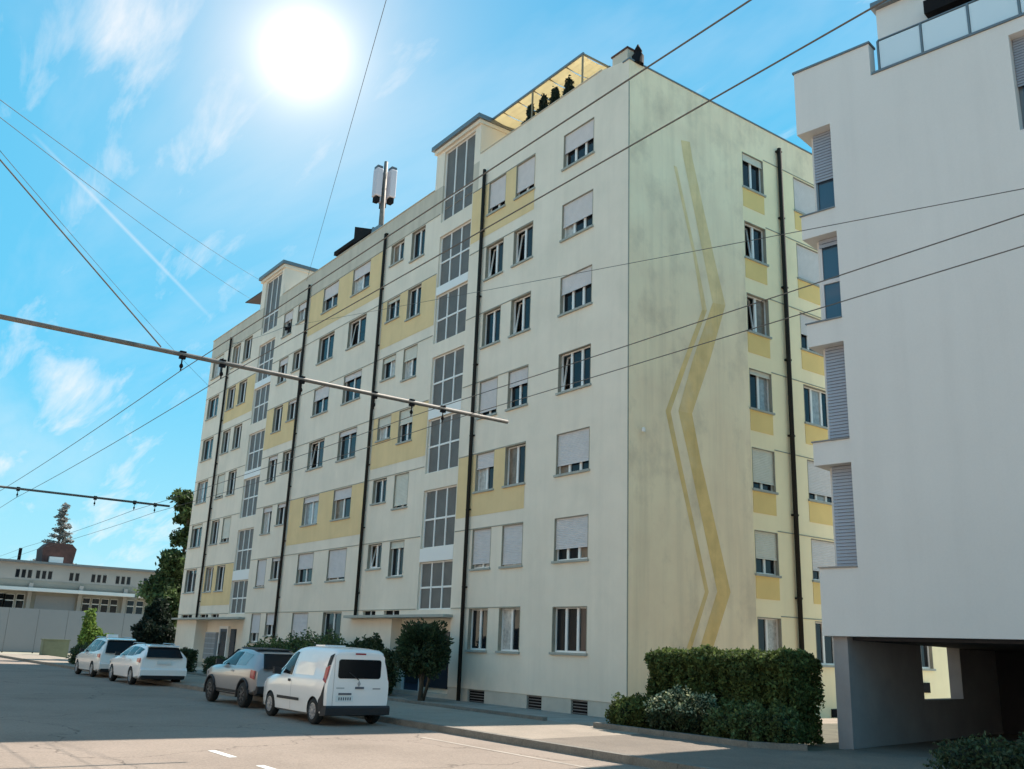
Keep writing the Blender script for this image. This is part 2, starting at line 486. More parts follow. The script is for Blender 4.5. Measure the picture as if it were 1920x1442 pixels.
def leaf_mesh(name, material, pts, size, flat=0.0, aspect=1.6, seed=1):
    g = np.random.default_rng(seed); n = len(pts)
    u = g.normal(size=(n, 3)); u /= np.linalg.norm(u, axis=1)[:, None]
    if flat: u[:, 2] *= (1 - flat)
    v = g.normal(size=(n, 3)); v -= (v * u).sum(1)[:, None] * u; v /= np.linalg.norm(v, axis=1)[:, None]
    s = size * g.uniform(.55, 1.3, n)[:, None]
    a = u * s * aspect * .5; b = v * s * .5
    V = np.stack([pts - a, pts + b * .8 - a * .1, pts + a, pts - b * .8 - a * .1], 1).reshape(-1, 3)
    me = bpy.data.meshes.new(name)
    me.vertices.add(4 * n); me.vertices.foreach_set('co', V.ravel().astype(np.float32))
    me.loops.add(4 * n); me.loops.foreach_set('vertex_index', np.arange(4 * n, dtype=np.int32))
    me.polygons.add(n); me.polygons.foreach_set('loop_start', np.arange(0, 4 * n, 4, dtype=np.int32))
    me.materials.append(MATS[material]); me.update(calc_edges=True)
    return me

def blob_pts(blobs, n, seed, shell=.55, lump=.25):
    """points in lumpy ellipsoids: (cx,cy,cz,rx,ry,rz)"""
    g = np.random.default_rng(seed); out = []
    vol = np.array([b[3] * b[4] * b[5] for b in blobs]) ** .67; cnt = (n * vol / vol.sum()).astype(int)
    for b, k_ in zip(blobs, cnt):
        d = g.normal(size=(k_, 3)); d /= np.linalg.norm(d, axis=1)[:, None]
        ph = g.uniform(0, 6.28, 6)
        l = 1 + lump * (np.sin(d[:, 0] * 5 + ph[0]) * np.sin(d[:, 1] * 5 + ph[1]) + .7 * np.sin(d[:, 2] * 7 + ph[2]) * np.sin(d[:, 0] * 8 + ph[3]))
        r = (shell + (1 - shell) * g.random(k_) ** .6) * l
        out.append(d * r[:, None] * np.array(b[3:6]) + np.array(b[:3]))
    return np.concatenate(out)

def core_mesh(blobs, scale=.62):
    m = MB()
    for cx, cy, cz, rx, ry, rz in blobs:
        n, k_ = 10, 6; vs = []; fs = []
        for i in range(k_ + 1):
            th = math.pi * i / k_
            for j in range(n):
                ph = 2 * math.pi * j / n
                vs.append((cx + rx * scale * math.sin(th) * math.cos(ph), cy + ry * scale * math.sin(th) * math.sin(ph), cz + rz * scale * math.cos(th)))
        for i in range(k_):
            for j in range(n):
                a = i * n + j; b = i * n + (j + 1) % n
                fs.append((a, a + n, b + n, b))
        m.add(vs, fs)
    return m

def plant(name, loc, blobs, n, size, material, label, cat, group=None, seed=1, shell=.55, lump=.25, trunk=None, core=True, core_scale=.62, top=None, flat=0.0):
    """blobs relative to loc"""
    root = empty(name, loc, label, cat, group)
    pts = blob_pts(blobs, n, seed, shell, lump)
    pts = pts[pts[:, 2] > .03]
    part = 'crown' if trunk else 'foliage'
    cr_ = put(part, leaf_mesh(part, material, pts, size, flat, seed=seed), root, local=True)
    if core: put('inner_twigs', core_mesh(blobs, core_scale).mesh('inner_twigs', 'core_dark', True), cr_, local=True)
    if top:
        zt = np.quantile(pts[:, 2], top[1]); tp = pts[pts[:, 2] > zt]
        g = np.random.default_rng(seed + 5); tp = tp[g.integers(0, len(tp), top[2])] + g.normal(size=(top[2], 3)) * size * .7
        put('pale_sunlit_shoots', leaf_mesh('pale_sunlit_shoots', top[0], tp, size * .9, seed=seed + 9), root, local=True)
    if trunk:
        m = MB()
        for path, r in trunk: m.tube(path, r, 8)
        put('trunk', m.mesh('trunk', 'bark', True), root, local=True)
    return root

# ------------------------------------------------------------------ ground, road, pavements
ZR, ZP = -.20, -.08
g = MB().quad((-600, -600, -.27), (600, -600, -.27), (600, 600, -.27), (-600, 600, -.27)).build('ground', 'lot'); struct(g)
rd = MB().quad((-62, -19.6, ZR), (120, -19.6, ZR), (120, -7.35, ZR), (-62, -7.35, ZR)).build('road', 'asphalt'); struct(rd)

def strip(name, pts, w, z0, z1, m, piece=1.0, gap=.008):
    """kerb stones along a polyline, each stone a piece"""
    objs = []; root = None
    for (a, b) in zip(pts[:-1], pts[1:]):
        a, b = Vector(a), Vector(b); L_ = (b - a).length; n = max(1, round(L_ / piece)); l = L_ / n
        ang = math.atan2((b - a).y, (b - a).x)
        me = cached(('k', round(l, 3), w, z0, z1, m), lambda: MB().box(gap / 2, l - gap / 2, 0, w, z0, z1).mesh(name + '_stone', m))
        for i in range(n): objs.append((a + (b - a) * (i / n), ang, me))
    return objs

def kerb_line(name, pts, w, z0, z1, m, piece=1.0):
    root = bpy.data.objects.new(name, None); C.objects.link(root); WLOC[root.name] = (Vector((0, 0, 0)), 0.0); struct(root)
    for p, ang, me in strip(name, pts, w, z0, z1, m, piece):
        put('kerb_stone', me, root, (p.x, p.y, 0), ang)
    return root
kerb_line('kerb', [(-61, -7.36), (29, -7.36)], .15, -.25, ZP + .012, 'kerb')
pv = MB().quad((-60, -7.23, ZP), (5.0, -7.23, ZP), (4.55, -3.70, ZP), (-60, -3.70, ZP)).build('pavement', 'pavement'); struct(pv)
pv = MB().add([(5.0, -7.23, ZP), (40, -7.23, ZP), (40, 16, ZP), (7.6, 16, ZP), (8.3, -3.0, ZP), (7.6, -3.75, ZP), (4.55, -3.70, ZP)],
              [(0, 1, 2, 3, 4, 5, 6)]).build('forecourt', 'pavement_patch'); struct(pv)
fp = MB().quad((-60, -27, ZP), (120, -27, ZP), (120, -19.75, ZP), (-60, -19.75, ZP)).build('far_pavement', 'pavement'); struct(fp)
kerb_line('far_kerb', [(-20, -19.75), (34, -19.75)], .15, -.25, ZP + .012, 'kerb')
# entrance path and planting beds
bd = MB().quad((-42, -3.72, -.20), (1.15, -3.72, -.20), (1.15, .05, -.20), (-42, .05, -.20)).build('gravel_bed', 'gravel'); struct(bd)
pt = MB().quad((1.15, -3.72, -.13), (3.05, -3.72, -.13), (3.05, 14, -.13), (1.15, 14, -.13)).build('path', 'pavement'); struct(pt)
bd = MB().add([(3.05, -3.72, -.10), (7.5, -3.72, -.10), (8.3, -3.0, -.10), (7.6, 6, -.10), (3.05, 6, -.10)], [(0, 1, 2, 3, 4)]).build('planting_bed', 'soil'); struct(bd)
kerb_line('bed_edging', [(-41, -3.84), (1.15, -3.84)], .13, -.25, .0, 'kerb')
kerb_line('bed_edging', [(3.0, -3.86), (7.45, -3.86), (8.25, -3.12)], .14, -.25, .03, 'kerb', .8)
# lane markings
for i, x in enumerate([4.22, 6.25, 8.3, 10.35, 12.4, 14.45]):
    o = MB().quad((x, -13.11, ZR + .004), (x + .98, -13.11, ZR + .004), (x + .98, -12.98, ZR + .004), (x, -12.98, ZR + .004)).build('lane_dash', 'marking', rd)
o = MB().quad((-45, -9.66, ZR + .004), (30, -9.66, ZR + .004), (30, -9.58, ZR + .004), (-45, -9.58, ZR + .004)).build('parking_line', 'marking_worn', rd) if False else None
o = MB().quad((3.0, -8.43, ZR + .004), (30, -8.43, ZR + .004), (30, -8.33, ZR + .004), (3.0, -8.33, ZR + .004)).build('parking_line', 'marking_worn', rd)

# ------------------------------------------------------------------ apartment block
FH = 2.75; XL = -40.45; DEP = 16.6; ZT = 20.73
apt = empty('apartment_block', (-20, 0, -.25), 'long seven storey cream apartment block with ochre panels and glazed stairwells', 'apartment block')
PF = lambda s, d, z: (s, d, z)
PG = lambda s, d, z: (-d, s, z)
# columns: x0, x1, sill, head, panes
COLS = {'A': (-3.385, -1.745, 1.53, 2.88, 3), 'Br': (-6.24, -5.06, 1.50, 2.88, 2), 'Bl': (-8.06, -6.90, 1.50, 2.88, 2),
        'Cr': (-14.08, -12.92, 1.46, 2.86, 2), 'Cl': (-15.95, -14.76, 1.84, 2.86, 2), 'Dr': (-19.78, -17.95, 1.48, 2.86, 2),
        'Dl': (-23.12, -21.35, 1.48, 2.86, 2), 'Er': (-26.35, -25.20, 1.78, 2.86, 2), 'El': (-28.28, -27.05, 1.46, 2.86, 2),
        'Fr': (-34.35, -33.05, 1.42, 2.84, 2), 'Fl': (-36.25, -34.95, 1.42, 2.84, 2), 'G': (-39.88, -37.95, 1.45, 2.84, 2)}
SHUT = {'A': [0, .70, .76, 0, .44, .62, .52], 'Br': [0, .93, 0, .40, 0, 0, .80], 'Bl': [0, .86, .38, .84, 0, 0, .78],
        'Cr': [0, .18, .90, .42, .38, 0, 0], 'Cl': [0, 0, 0, .40, .20, .12, 0], 'Dr': [0, .88, .32, .14, .18, 0, .38],
        'Dl': [.86, .50, .18, 0, .42, 0, .46], 'Er': [.48, .12, .14, 0, .10, 0, .30], 'El': [.66, .92, .16, .12, 0, .22, .34],
        'Fr': [0, 0, .82, 0, 0, 0, 0], 'Fl': [0, 0, 0, .88, 0, 0, 0], 'G': [0, 0, .12, 0, 0, 0, .15]}
TILT = {('Br', 5): 0, ('Br', 4): 0, ('A', 3): 0, ('Bl', 5): 0, ('Dl', 3): 0, ('Cl', 1): 0, ('Dr', 5): 0}
SW = (-11.65, -9.28); PER = -20.05
BLK = [(2.88, 4.65, 3.70), (5.17, 7.43, 6.28), (8.10, 10.30, 9.18), (10.76, 12.92, 11.80), (13.50, 15.62, 14.52), (16.00, 18.30, 17.10), (18.97, 22.33, 20.04)]
ops = []; wins = []
for cn, (a, b, zs, zh, n) in COLS.items():
    for kf in range(7):
        if kf == 0 and cn[0] in 'CFG': continue
        ops.append((a, b, zs + FH * kf, zh + FH * kf, .2)); wins.append((cn, kf, a, zs + FH * kf, b - a, zh - zs, n))
SLITS = [(-16.0, -14.9), (-14.2, -12.95), (-39.8, -37.8), (-36.4, -34.95), (-34.45, -33.2)]
for a, b in SLITS: ops.append((a, b, 2.70, 2.87, .2))
for off in (0, PER):
    for z0, z1, zm in BLK[:-1]: ops.append((SW[0] + off, SW[1] + off, z0, z1, .2))
    ops.append((SW[0] + off, SW[1] + off, BLK[-1][0], ZT + 1, .2))
ENT = [(-13.5, -9.2, -.21, 2.58, .46), (-36.85, -29.3, -.21, 2.58, .68)]
ops += ENT
BASE = [(-7.92, -6.93), (-4.60, -3.84), (-2.44, -1.68)]
for a, b in BASE: ops.append((a, b, -.20, .20, .2))
m = MB(); wall_cells(m, XL, 0, .22, 19.42, [o for o in ops if o[3] > .3], PF)
m.quad((XL, 0, .22), (XL, DEP, .22), (XL, DEP, 19.42), (XL, 0, 19.42))
m.quad((XL, DEP, -.27), (0, DEP, -.27), (0, DEP, 19.42), (XL, DEP, 19.42))
m.build('front_wall', 'plaster', apt)
# plinth set back 2 cm
m = MB(); wall_cells(m, XL, 0, -.27, .222, [o for o in ops if o[2] < .2], lambda s, d, z: (s, d + .02, z), .2)
m.build('plinth', 'plinth', apt)
for a, b in BASE:
    f = MB().box(a, b, .10, .13, -.20, .20).build('basement_window', 'dark', apt)
    mm = MB()
    for i in range(5): mm.box(a, b, .07, .085, -.18 + i * .085, -.155 + i * .085)
    mm.build('grille', 'metal_trim', f)
# parapet: roof edge band, higher on the terrace end
m = MB()
pops = [(SW[0] + o, SW[1] + o, 19.0, 30, .2) for o in (0, PER)]
wall_cells(m, XL, -8.86, 19.42, ZT, pops, PF)
m.quad((XL, 0, 19.42), (XL, DEP, 19.42), (XL, DEP, ZT), (XL, 0, ZT))
m.quad((XL, DEP, 19.42), (0, DEP, 19.42), (0, DEP, ZT), (XL, DEP, ZT))
for a, b in ((XL, -32.35), (-28.91, -12.3)): m.quad((a, .25, ZT), (b, .25, ZT), (b, .25, ZT - .8), (a, .25, ZT - .8)); m.quad((a, 0, ZT), (b, 0, ZT), (b, .25, ZT), (a, .25, ZT))
m.build('parapet', 'parapet', apt)
m = MB(); zt2 = 21.02
m.hexa([(-8.86, 0, 19.42), (-1.35, 0, 19.42), (-1.35, .25, 19.42), (-8.86, .25, 19.42), (-8.86, 0, zt2), (-1.35, 0, zt2), (-1.35, .25, zt2), (-8.86, .25, zt2)])
m.hexa([(-1.35, 0, 19.42), (-.004, 0, 19.42), (-.004, .25, 19.42), (-1.35, .25, 19.42), (-1.35, 0, zt2), (-.004, 0, ZT), (-.004, .25, ZT), (-1.35, .25, zt2)])
m.build('terrace_parapet', 'plaster', apt)
m = MB().quad((XL, 0.1, 19.6), (-.1, 0.1, 19.6), (-.1, DEP - .1, 19.6), (XL, DEP - .1, 19.6)); m.build('roof', 'plinth', apt)
# gable wall
gops = []
GL = [(5.60, 6.76), (8.53, 10.25), (13.7, 15.5)]
for (a, b) in GL:
    for kf in range(7): gops.append((a, b, 1.45 + FH * kf, 2.84 + FH * kf, .2))
m = MB(); wall_cells(m, 0, 5.55, -.27, ZT, [], PG); m.build('gable_wall', 'gable_plaster', apt)
m = MB(); wall_cells(m, 5.55, DEP, -.27, 19.42, gops, PG)
gops2 = (9.15, 9.75, -.2, .06, .2)
m.build('gable_window_bay', 'clean_plaster', apt)
MB().quad((0, 5.55, 19.42), (0, DEP, 19.42), (0, DEP, ZT), (0, 5.55, ZT)).build('gable_parapet', 'gable_plaster', apt)
for ya in (9.15, 14.5): MB().box(.003, .05, ya, ya + .6, -.2 if ya < 10 else .6, .06 if ya < 10 else .95).build('basement_window', 'dark', apt)
m = MB(); m.box(-.30, .035, -.03, DEP + .03, ZT + .002, ZT + .05); m.build('gable_coping', 'metal_trim', apt)
for a, b in ((XL - .03, -32.36), (-28.90, -12.31)): MB().box(a, b, -.035, .3, ZT + .002, ZT + .04).build('parapet_coping', 'parapet', apt)
MB().box(-8.8, -1.36, -.03, .3, zt2 + .002, zt2 + .035).build('terrace_coping', 'parapet', apt)
MB().box(-.016, .012, -.012, .016, .2, 19.9).build('corner_bead', 'joint', apt)
# windows
rw = random.Random(3)
for cn, kf, x, z, w, h, n in wins:
    cu_ = tuple(i for i in range(n) if rw.random() < .22)
    window(apt, x, 0, z, round(w, 3), round(h, 3), n, SHUT[cn][kf], 0, TILT.get((cn, kf)), cu_, 'shutter' if cn[0] in 'ADBE' else 'shutter_beige')
GS = [[0, .62, .80, .10, 0, 0, .18], [0, .74, .80, 0, .55, 1.0, 1.0], [0, .3, 0, .6, 0, .4, .2]]
for ci, (a, b) in enumerate(GL):
    for kf in range(7):
        window(apt, 0, a, 1.45 + FH * kf, round(b - a, 3), 1.39, 2 if ci == 0 else 3, GS[ci][kf], math.pi / 2, 0 if (ci, kf) in ((0, 4), (0, 5)) else None,
               (1,) if rw.random() < .5 else (), 'shutter' if ci else 'shutter_beige')
        if kf:
            MB().box(.002, .014, a - .02, b - .02, .66 + FH * kf, 1.38 + FH * kf).build('ochre_panel', 'ochre_bright', apt)
# ochre panels round the windows
for a, b, rows, cols in ((-9.22, -5.05, (2, 6), ('Br', 'Bl')), (-16.35, -11.72, (3, 5), ('Cr', 'Cl')), (-24.75, -16.60, (2, 6), ('Dr', 'Dl')),
                         (-29.25, -25.02, (4,), ('Er', 'El')), (-36.52, -31.75, (1, 5), ('Fr', 'Fl'))):
    for kf in rows:
        m = MB(); oo = [(COLS[c_][0], COLS[c_][1], COLS[c_][2] + FH * kf, COLS[c_][3] + FH * kf + .02, .012) for c_ in cols]
        wall_cells(m, a, b, .62 + FH * kf, 2.875 + FH * kf, oo, lambda s, d, z: (s, d - .008, z))
        m.build('ochre_panel', 'ochre', apt)
# storey joints
for kf in range(7):
    z = 2.885 + FH * kf
    for a, b in ((XL, -31.76), (-29.26, -11.72), (-9.22, -5.06)):
        MB().box(a, b, -.022, .01, z + .005, z + .035).build('storey_joint', 'joint', apt)
    MB().box(-.01, .02, 6.77, DEP, z + .005, z + .035).build('storey_joint', 'joint', apt)
# slit windows over the entrance ledges
for a, b in SLITS:
    f = MB().box(a, b, .12, .16, 2.70, 2.87).build('slit_window', 'dark', apt)
    MB().box((a + b) / 2 - .03, (a + b) / 2 + .03, .09, .12, 2.70, 2.87).build('mullion', 'white_frame', f)
# stairwell glazing
for off in (0, PER):
    a, b = SW[0] + off, SW[1] + off; w = b - a
    for z0, z1, zm in BLK:
        def fr():
            m = MB(); h = z1 - z0; t = .05; hm = zm - z0
            m.box(0, w, .10, .17, 0, t); m.box(0, w, .10, .17, h - t, h); m.box(0, w, .095, .165, hm - .035, hm + .035)
            for i in range(4):
                xc = min(max(i * w / 3, .03), w - .03); m.box(xc - .035, xc + .035, .09, .16, t, h - t)
            return m.mesh('stair_window', 'white_frame')
        f = put('stair_window', cached(('sw', z0), fr), apt, (a, 0, z0))
        for i in range(3):
            for (c_, d_) in ((.05, zm - z0 - .035), (zm - z0 + .035, z1 - z0 - .05)):
                put('pane', cached(('sp', round(d_ - c_, 3)), lambda: MB().box(0, w / 3 - .07, .125, .135, 0, d_ - c_).mesh('pane', 'glass_stair')), f,
                    (i * w / 3 + .035, 0, c_), local=True)
    for z0, z1 in ((4.65, 5.17), (10.30, 10.76), (15.62, 16.0)):
        MB().box(a, b, -.012, .03, z0 + .01, z1 - .01).build('white_spandrel', 'white_frame', apt)
    # stair tower head above the roof
    X0, X1 = -12.30 + off, -8.86 + off
    m = MB()
    m.box(X0, a, 0, 2.6, ZT + .001, 22.45); m.box(b, X1, 0, 2.6, ZT + .001, 22.45); m.box(a, b, .25, 2.6, 19.62, 22.45); m.box(a, b, 0, .25, 22.33, 22.45)
    m.build('stair_tower', 'plaster', apt)
    MB().box(X0 - .05, X1 + .06, -.12, 2.75, 22.45, 22.62).build('tower_fascia', 'plaster', apt)
    MB().box(X0 - .14, X1 + .14, -.24, 2.85, 22.622, 22.82).build('tower_roof', 'metal_trim', apt)
# entrances
for ei, (a, b, z0, z1, dp) in enumerate(ENT):
    MB().box(-17.0 if ei == 0 else XL - .02, b + .12, -.38, .05, 2.585, 2.685).build('entrance_ledge', 'sill', apt)
    m = MB(); m.box(a, b, dp - .01, dp + .1, -.2, 2.58); m.build('entrance_back_wall', 'plaster', apt)
    MB().box(a, b, .03, dp, -.2, -.06).build('entrance_floor', 'plinth', apt)
    xd = -12.85 if ei == 0 else -34.2
    f = MB().box(xd, xd + 1.15, dp - .1, dp - .05, -.06, 2.1).build('entrance_door', 'door_blue', apt)
    MB().box(xd + .12, xd + 1.03, dp - .12, dp - .102, .2, 1.95).build('pane', 'door_glass', f)
    MB().box(xd + .06, xd + .1, dp - .17, dp - .1, .7, 1.3).build('door_handle', 'steel', f)
    m = MB(); m.box(xd - .12, xd, dp - .16, dp - .01, -.06, 2.25); m.box(xd + 1.15, xd + 1.27, dp - .16, dp - .01, -.06, 2.25); m.box(xd, xd + 1.15, dp - .16, dp - .01, 2.1, 2.25)
    m.build('door_frame', 'white_frame', apt)
    xs_ = xd + 1.5 if ei else xd + 1.4
    f = MB().box(xs_, xs_ + (.75 if ei else 1.6), dp - .08, dp - .03, .1, 2.1).build('side_light', 'door_glass', apt)
    if ei:
        f = MB().box(-36.3, -34.5, dp - .25, dp - .02, .4, 1.9).build('mailboxes', 'mailbox', apt)
        for i in range(5):
            for j in range(3):
                MB().box(-36.26 + j * .59, -36.26 + j * .59 + .56, dp - .262, dp - .252, .45 + i * .285, .45 + i * .285 + .25).build('mailbox_flap', 'hoarding', f)
# rainwater pipes
for x, z0, z1, y in ((-8.31, -.2, 20.06, -.1), (-16.47, 2.69, 20.12, -.1), (-24.89, -.2, 20.1, -.1), (-36.65, 2.69, 20.05, -.1)):
    f = MB().tube([(x, y, z0), (x, y, z1)], .068, 10).build('rain_pipe', 'pipe', apt, True)
    for i in range(7):
        zc = 3.6 + FH * i
        if zc < z1: MB().box(x - .09, x + .09, y - .03, .02, zc, zc + .05).build('pipe_clip', 'pipe', f)
f = MB().tube([(.11, 7.62, -.2), (.11, 7.62, 20.15)], .085, 10).build('rain_pipe', 'pipe', apt, True)
for i in range(7): MB().box(-.02, .16, 7.51, 7.73, 3.5 + FH * i, 3.56 + FH * i).build('pipe_clip', 'pipe', f)
# zigzag stripes painted on the gable
BL = [(2.42, 18.6), (2.52, 18.0), (3.43, 14.58), (3.84, 13.0), (2.86, 10.85), (2.14, 8.95), (2.59, 7.5), (3.75, 3.5), (2.91, 1.76), (2.2, .25)]
BR = [(2.86, 18.7), (2.98, 18.1), (3.98, 14.66), (4.48, 13.08), (3.64, 10.92), (2.76, 8.97), (3.12, 7.53), (4.36, 3.52), (3.48, 1.77), (2.8, .25)]
SL = [(2.05, 17.5), (2.94, 14.46), (3.32, 12.62), (2.28, 10.4), (1.58, 8.85), (2.0, 7.42), (3.20, 3.46), (2.35, 1.74), (1.7, .25)]
SR = [(2.21, 17.5), (3.09, 14.48), (3.55, 12.65), (2.50, 10.43), (1.80, 8.86), (2.20, 7.43), (3.37, 3.47), (2.57, 1.75), (1.92, .25)]
for nm, l, r in (('wide', BL, BR), ('narrow', SL, SR)):
    for lv, (zlo, zhi) in enumerate(((14.0, 30), (10.6, 14.0), (0, 10.6))):
        m = MB()
        for i in range(len(l) - 1):
            if zlo < l[i][1] <= zhi: m.quad((.004, *l[i]), (.004, *l[i + 1]), (.004, *r[i + 1]), (.004, *r[i]))
        o = m.build('painted_stripe', ('stripe_faded', 'stripe_mid', 'stripe')[lv], apt); o['label'] = '%s %s ochre zigzag stripe painted on the gable' % (nm, ('badly faded', 'faded', 'strong')[lv])
MB().lathe([(.06, 0), (.06, .1), (.02, .14)], 10, 'z', (.09, .55, 8.0)).build('wall_lamp', 'white_frame', apt)
# wire anchor on the facade
ax, az = -27.4, 18.3
m = MB().box(ax - .12, ax + .12, -.04, .01, az - .3, az + .3); m.box(ax - .35, ax + .35, -.1, -.03, az - .06, az + .06); m.tube([(ax, -.05, az), (ax, -.3, az)], .04, 8)
m.build('wire_anchor', 'dark', apt)

# things on the roof
rp = empty('roof_pergola', (-6, .4, 19.6), 'beige canvas pergola over the roof terrace', 'pergola')
zc = 22.78
y0, y1, xa, xb = .52, 1.75, -9.05, -3.0
nb_ = 6
for i in range(nb_):
    a = xa + (xb - xa) * i / nb_ + .03; b = xa + (xb - xa) * (i + 1) / nb_ - .03; m = MB(); sg = 5
    for j in range(sg):
        ya, yb = y0 + (y1 - y0) * j / sg, y0 + (y1 - y0) * (j + 1) / sg
        za = zc - .07 * math.sin(math.pi * j / sg); zb = zc - .07 * math.sin(math.pi * (j + 1) / sg)
        m.hexa([(a, ya, za), (b, ya, za), (b, yb, zb), (a, yb, zb), (a, ya, za + .012), (b, ya, za + .012), (b, yb, zb + .012), (a, yb, zb + .012)])
    m.build('canvas_panel', 'canvas', rp)
for i in range(nb_ + 1):
    x = xa + (xb - xa) * i / nb_
    MB().box(x - .025, x + .025, y0, y1, zc - .02, zc + .05).build('cross_beam', 'metal_trim' if i == 3 else 'pergola_frame', rp)
for y in (y0 - .04, y1 + .04): MB().box(xa - .05, xb + .05, y - .03, y + .03, zc - .03, zc + .06).build('long_beam', 'metal_trim', rp)
for x in (xa + .1, (xa + xb) / 2, xb): 
    for y in (y0 - .04, y1 + .04): MB().box(x - .03, x + .03, y - .025, y + .025, 19.6, zc - .03).build('post', 'pergola_frame', rp)
m = MB().box(xa, xb + 1.2, y1 + .35, y1 + .38, 19.62, 22.5); m.build('canvas_screen', 'canvas', rp)
for i, (x, zt) in enumerate([(-3.95, 22.35), (-4.78, 22.40), (-5.5, 22.42), (-6.32, 22.36)]):
    h = zt - 19.6
    bl = [(0, 0, .35 + (h - .35) * .28, .42, .34, .6), (.03, 0, .35 + (h - .35) * .52, .38, .32, .62), (.02, 0, .35 + (h - .35) * .80, .19, .17, .48)]
    r_ = plant('potted_conifer', (x, .62, 19.6), bl, 2600, .08, 'leaf_black', 'dark potted conifer on the roof terrace, %s from the roof chimney' % ('first', 'second', 'third', 'fourth')[i], 'potted conifer', 'conifers on the roof terrace', 40 + i, .6, .12, core_scale=.8)
    put('tub', cached('tub', lambda: MB().lathe([(.2, 0), (.26, .42), (.24, .42), (.2, .38)], 14).mesh('tub', 'terracotta')), r_, local=True)
ch = empty('chimney', (-.62, .45, 19.6), 'pale plastered chimney block at the roof corner with dark cowl', 'chimney')
MB().box(-1.0, -.25, .15, .8, 19.6, 21.36).build('stack', 'parapet', ch)
MB().box(-1.04, -.21, .11, .84, 21.362, 21.42).build('cap', 'brick_red', ch)
m = MB(); m.lathe([(.20, 0), (.21, .30), (.12, .45), (.15, .5), (.02, .78)], 12, 'z', (-.02, .42, 20.72)); m.build('cowl', 'dark', ch, True)
an = empty('phone_mast', (-20.4, 1.6, 19.6), 'mobile phone mast with pale vertical panel antennas on the roof', 'antenna mast')
MB().tube([(-20.4, 1.6, 19.6), (-20.4, 1.6, 26.2)], [.17, .10], 10).build('pole', 'steel', an, True)
for i in range(3):
    a_ = 2 * math.pi * i / 3 + .6; x, y = -20.4 + .42 * math.cos(a_), 1.6 + .42 * math.sin(a_)
    f = MB().box(x - .24, x + .24, y - .18, y + .18, 24.0, 25.6).build('panel_antenna', 'antenna_panel', an, bevel=.05)
    MB().box(x - .2, x + .2, y - .15, y + .15, 25.62, 25.75).build('end_cap', 'print', f)
    MB().box(x - .17, x + .17, y - .12, y + .12, 23.7, 23.98).build('radio_unit', 'dark', f)
    MB().tube([(-20.4, 1.6, 24.6), (x, y, 24.6)], .035, 6).build('bracket', 'steel', f)
m = MB(); m.box(-20.75, -20.05, 1.3, 1.9, 21.6, 22.35); m.box(-20.95, -20.8, 1.35, 1.7, 21.75, 22.5); m.build('equipment_box', 'metal_trim', an)
MB().tube([(-20.4, 1.6, 22.0), (-20.4, .25, 20.9)], .04, 6).build('brace', 'steel', an)
sh = empty('roof_shed', (-22, 1.5, 19.6), 'dark flat roofed shed at the edge of the roof beside the phone mast', 'roof shed')
MB().box(-25.2, -21.0, 1.5, 4.5, 19.6, 22.4).build('body', 'dark_red', sh)
MB().hexa([(-25.4, 1.35, 22.4), (-23.0, 1.35, 22.4), (-23.0, 4.6, 22.4), (-25.4, 4.6, 22.4), (-25.4, 1.35, 22.62), (-23.0, 1.35, 22.62), (-23.0, 4.6, 22.62), (-25.4, 4.6, 22.62)]).build('low_roof', 'dark', sh)
MB().hexa([(-22.99, 1.35, 22.3), (-20.9, 1.35, 22.3), (-20.9, 4.6, 22.3), (-22.99, 4.6, 22.3), (-22.99, 1.35, 23.3), (-20.9, 1.35, 22.42), (-20.9, 4.6, 22.42), (-22.99, 4.6, 23.3)]).build('raised_roof', 'dark', sh)
aw = empty('roof_awning', (-34, .5, 19.6), 'small dark awning on the roof beside the far stair tower', 'awning')
MB().hexa([(-36.0, .3, 22.32), (-32.5, .3, 22.2), (-32.5, 1.6, 22.5), (-36.0, 1.6, 22.5), (-36.0, .3, 22.38), (-32.5, .3, 22.3), (-32.5, 1.6, 22.6), (-36.0, 1.6, 22.6)]).build('canopy', 'dark_red', aw)
for x in (-35.6, -32.8): MB().tube([(x, 1.2, 19.6), (x, 1.2, 22.45)], .04, 6).build('post', 'metal_trim', aw)

# ------------------------------------------------------------------ white block with carport
TH = math.radians(10)
wb = empty('white_block', (7.87, -1.96, -.1), 'smooth white apartment block with corner windows over a dark open carport', 'apartment block', rz=TH)
def lw(name, mb, m, parent=None, bevel=0.0):       # mesh in the block's own axes, z absolute
    par = parent or wb
    o = put(name, mb.mesh(name, m), par, (0, 0, .1 if par is wb else 0), local=True)
    if bevel:
        bv = o.modifiers.new('bevel', 'BEVEL'); bv.width = bevel; bv.segments = 2; bv.limit_method = 'ANGLE'
    return o
AE, BE = 9.6, 10.5
PW = lambda s, d, z: (s, d, z)
m = MB(); ro = (4.69, 5.95, 11.83, 14.02, .3)
wall_cells(m, .82, AE, 2.05, 14.33, [ro, (4.69, 5.95, 6.6, 8.8, .3)], PW)
m.quad((.82, 0, 14.33), (1.84, 0, 14.33), (1.84, 0, 15.16), (.82, 0, 15.16))
m.quad((AE, 0, 2.05), (AE, BE, 2.05), (AE, BE, 14.33), (AE, 0, 14.33))
m.quad((0, BE, 2.05), (AE, BE, 2.05), (AE, BE, 14.33), (0, BE, 14.33))
for z0, z1 in ((11.38, 13.51), (8.75, 10.81), (6.06, 8.22), (3.40, 5.56)):
    m.quad((.82, 0, z0), (.82, .32, z0), (.82, .32, z1), (.82, 0, z1))
m.quad((.82, .001, 14.33), (AE, .001, 14.33), (AE, .3, 14.33), (.82, .3, 14.33))
lw('street_wall', m, 'white_wall')
zb = [(13.51, 15.16), (10.81, 11.38), (8.22, 8.75), (5.56, 6.06), (2.05, 3.40)]
for z0, z1 in zb:
    lw('corner_band', MB().box(0, .82, 0.0005, BE, z0, z1), 'white_wall')
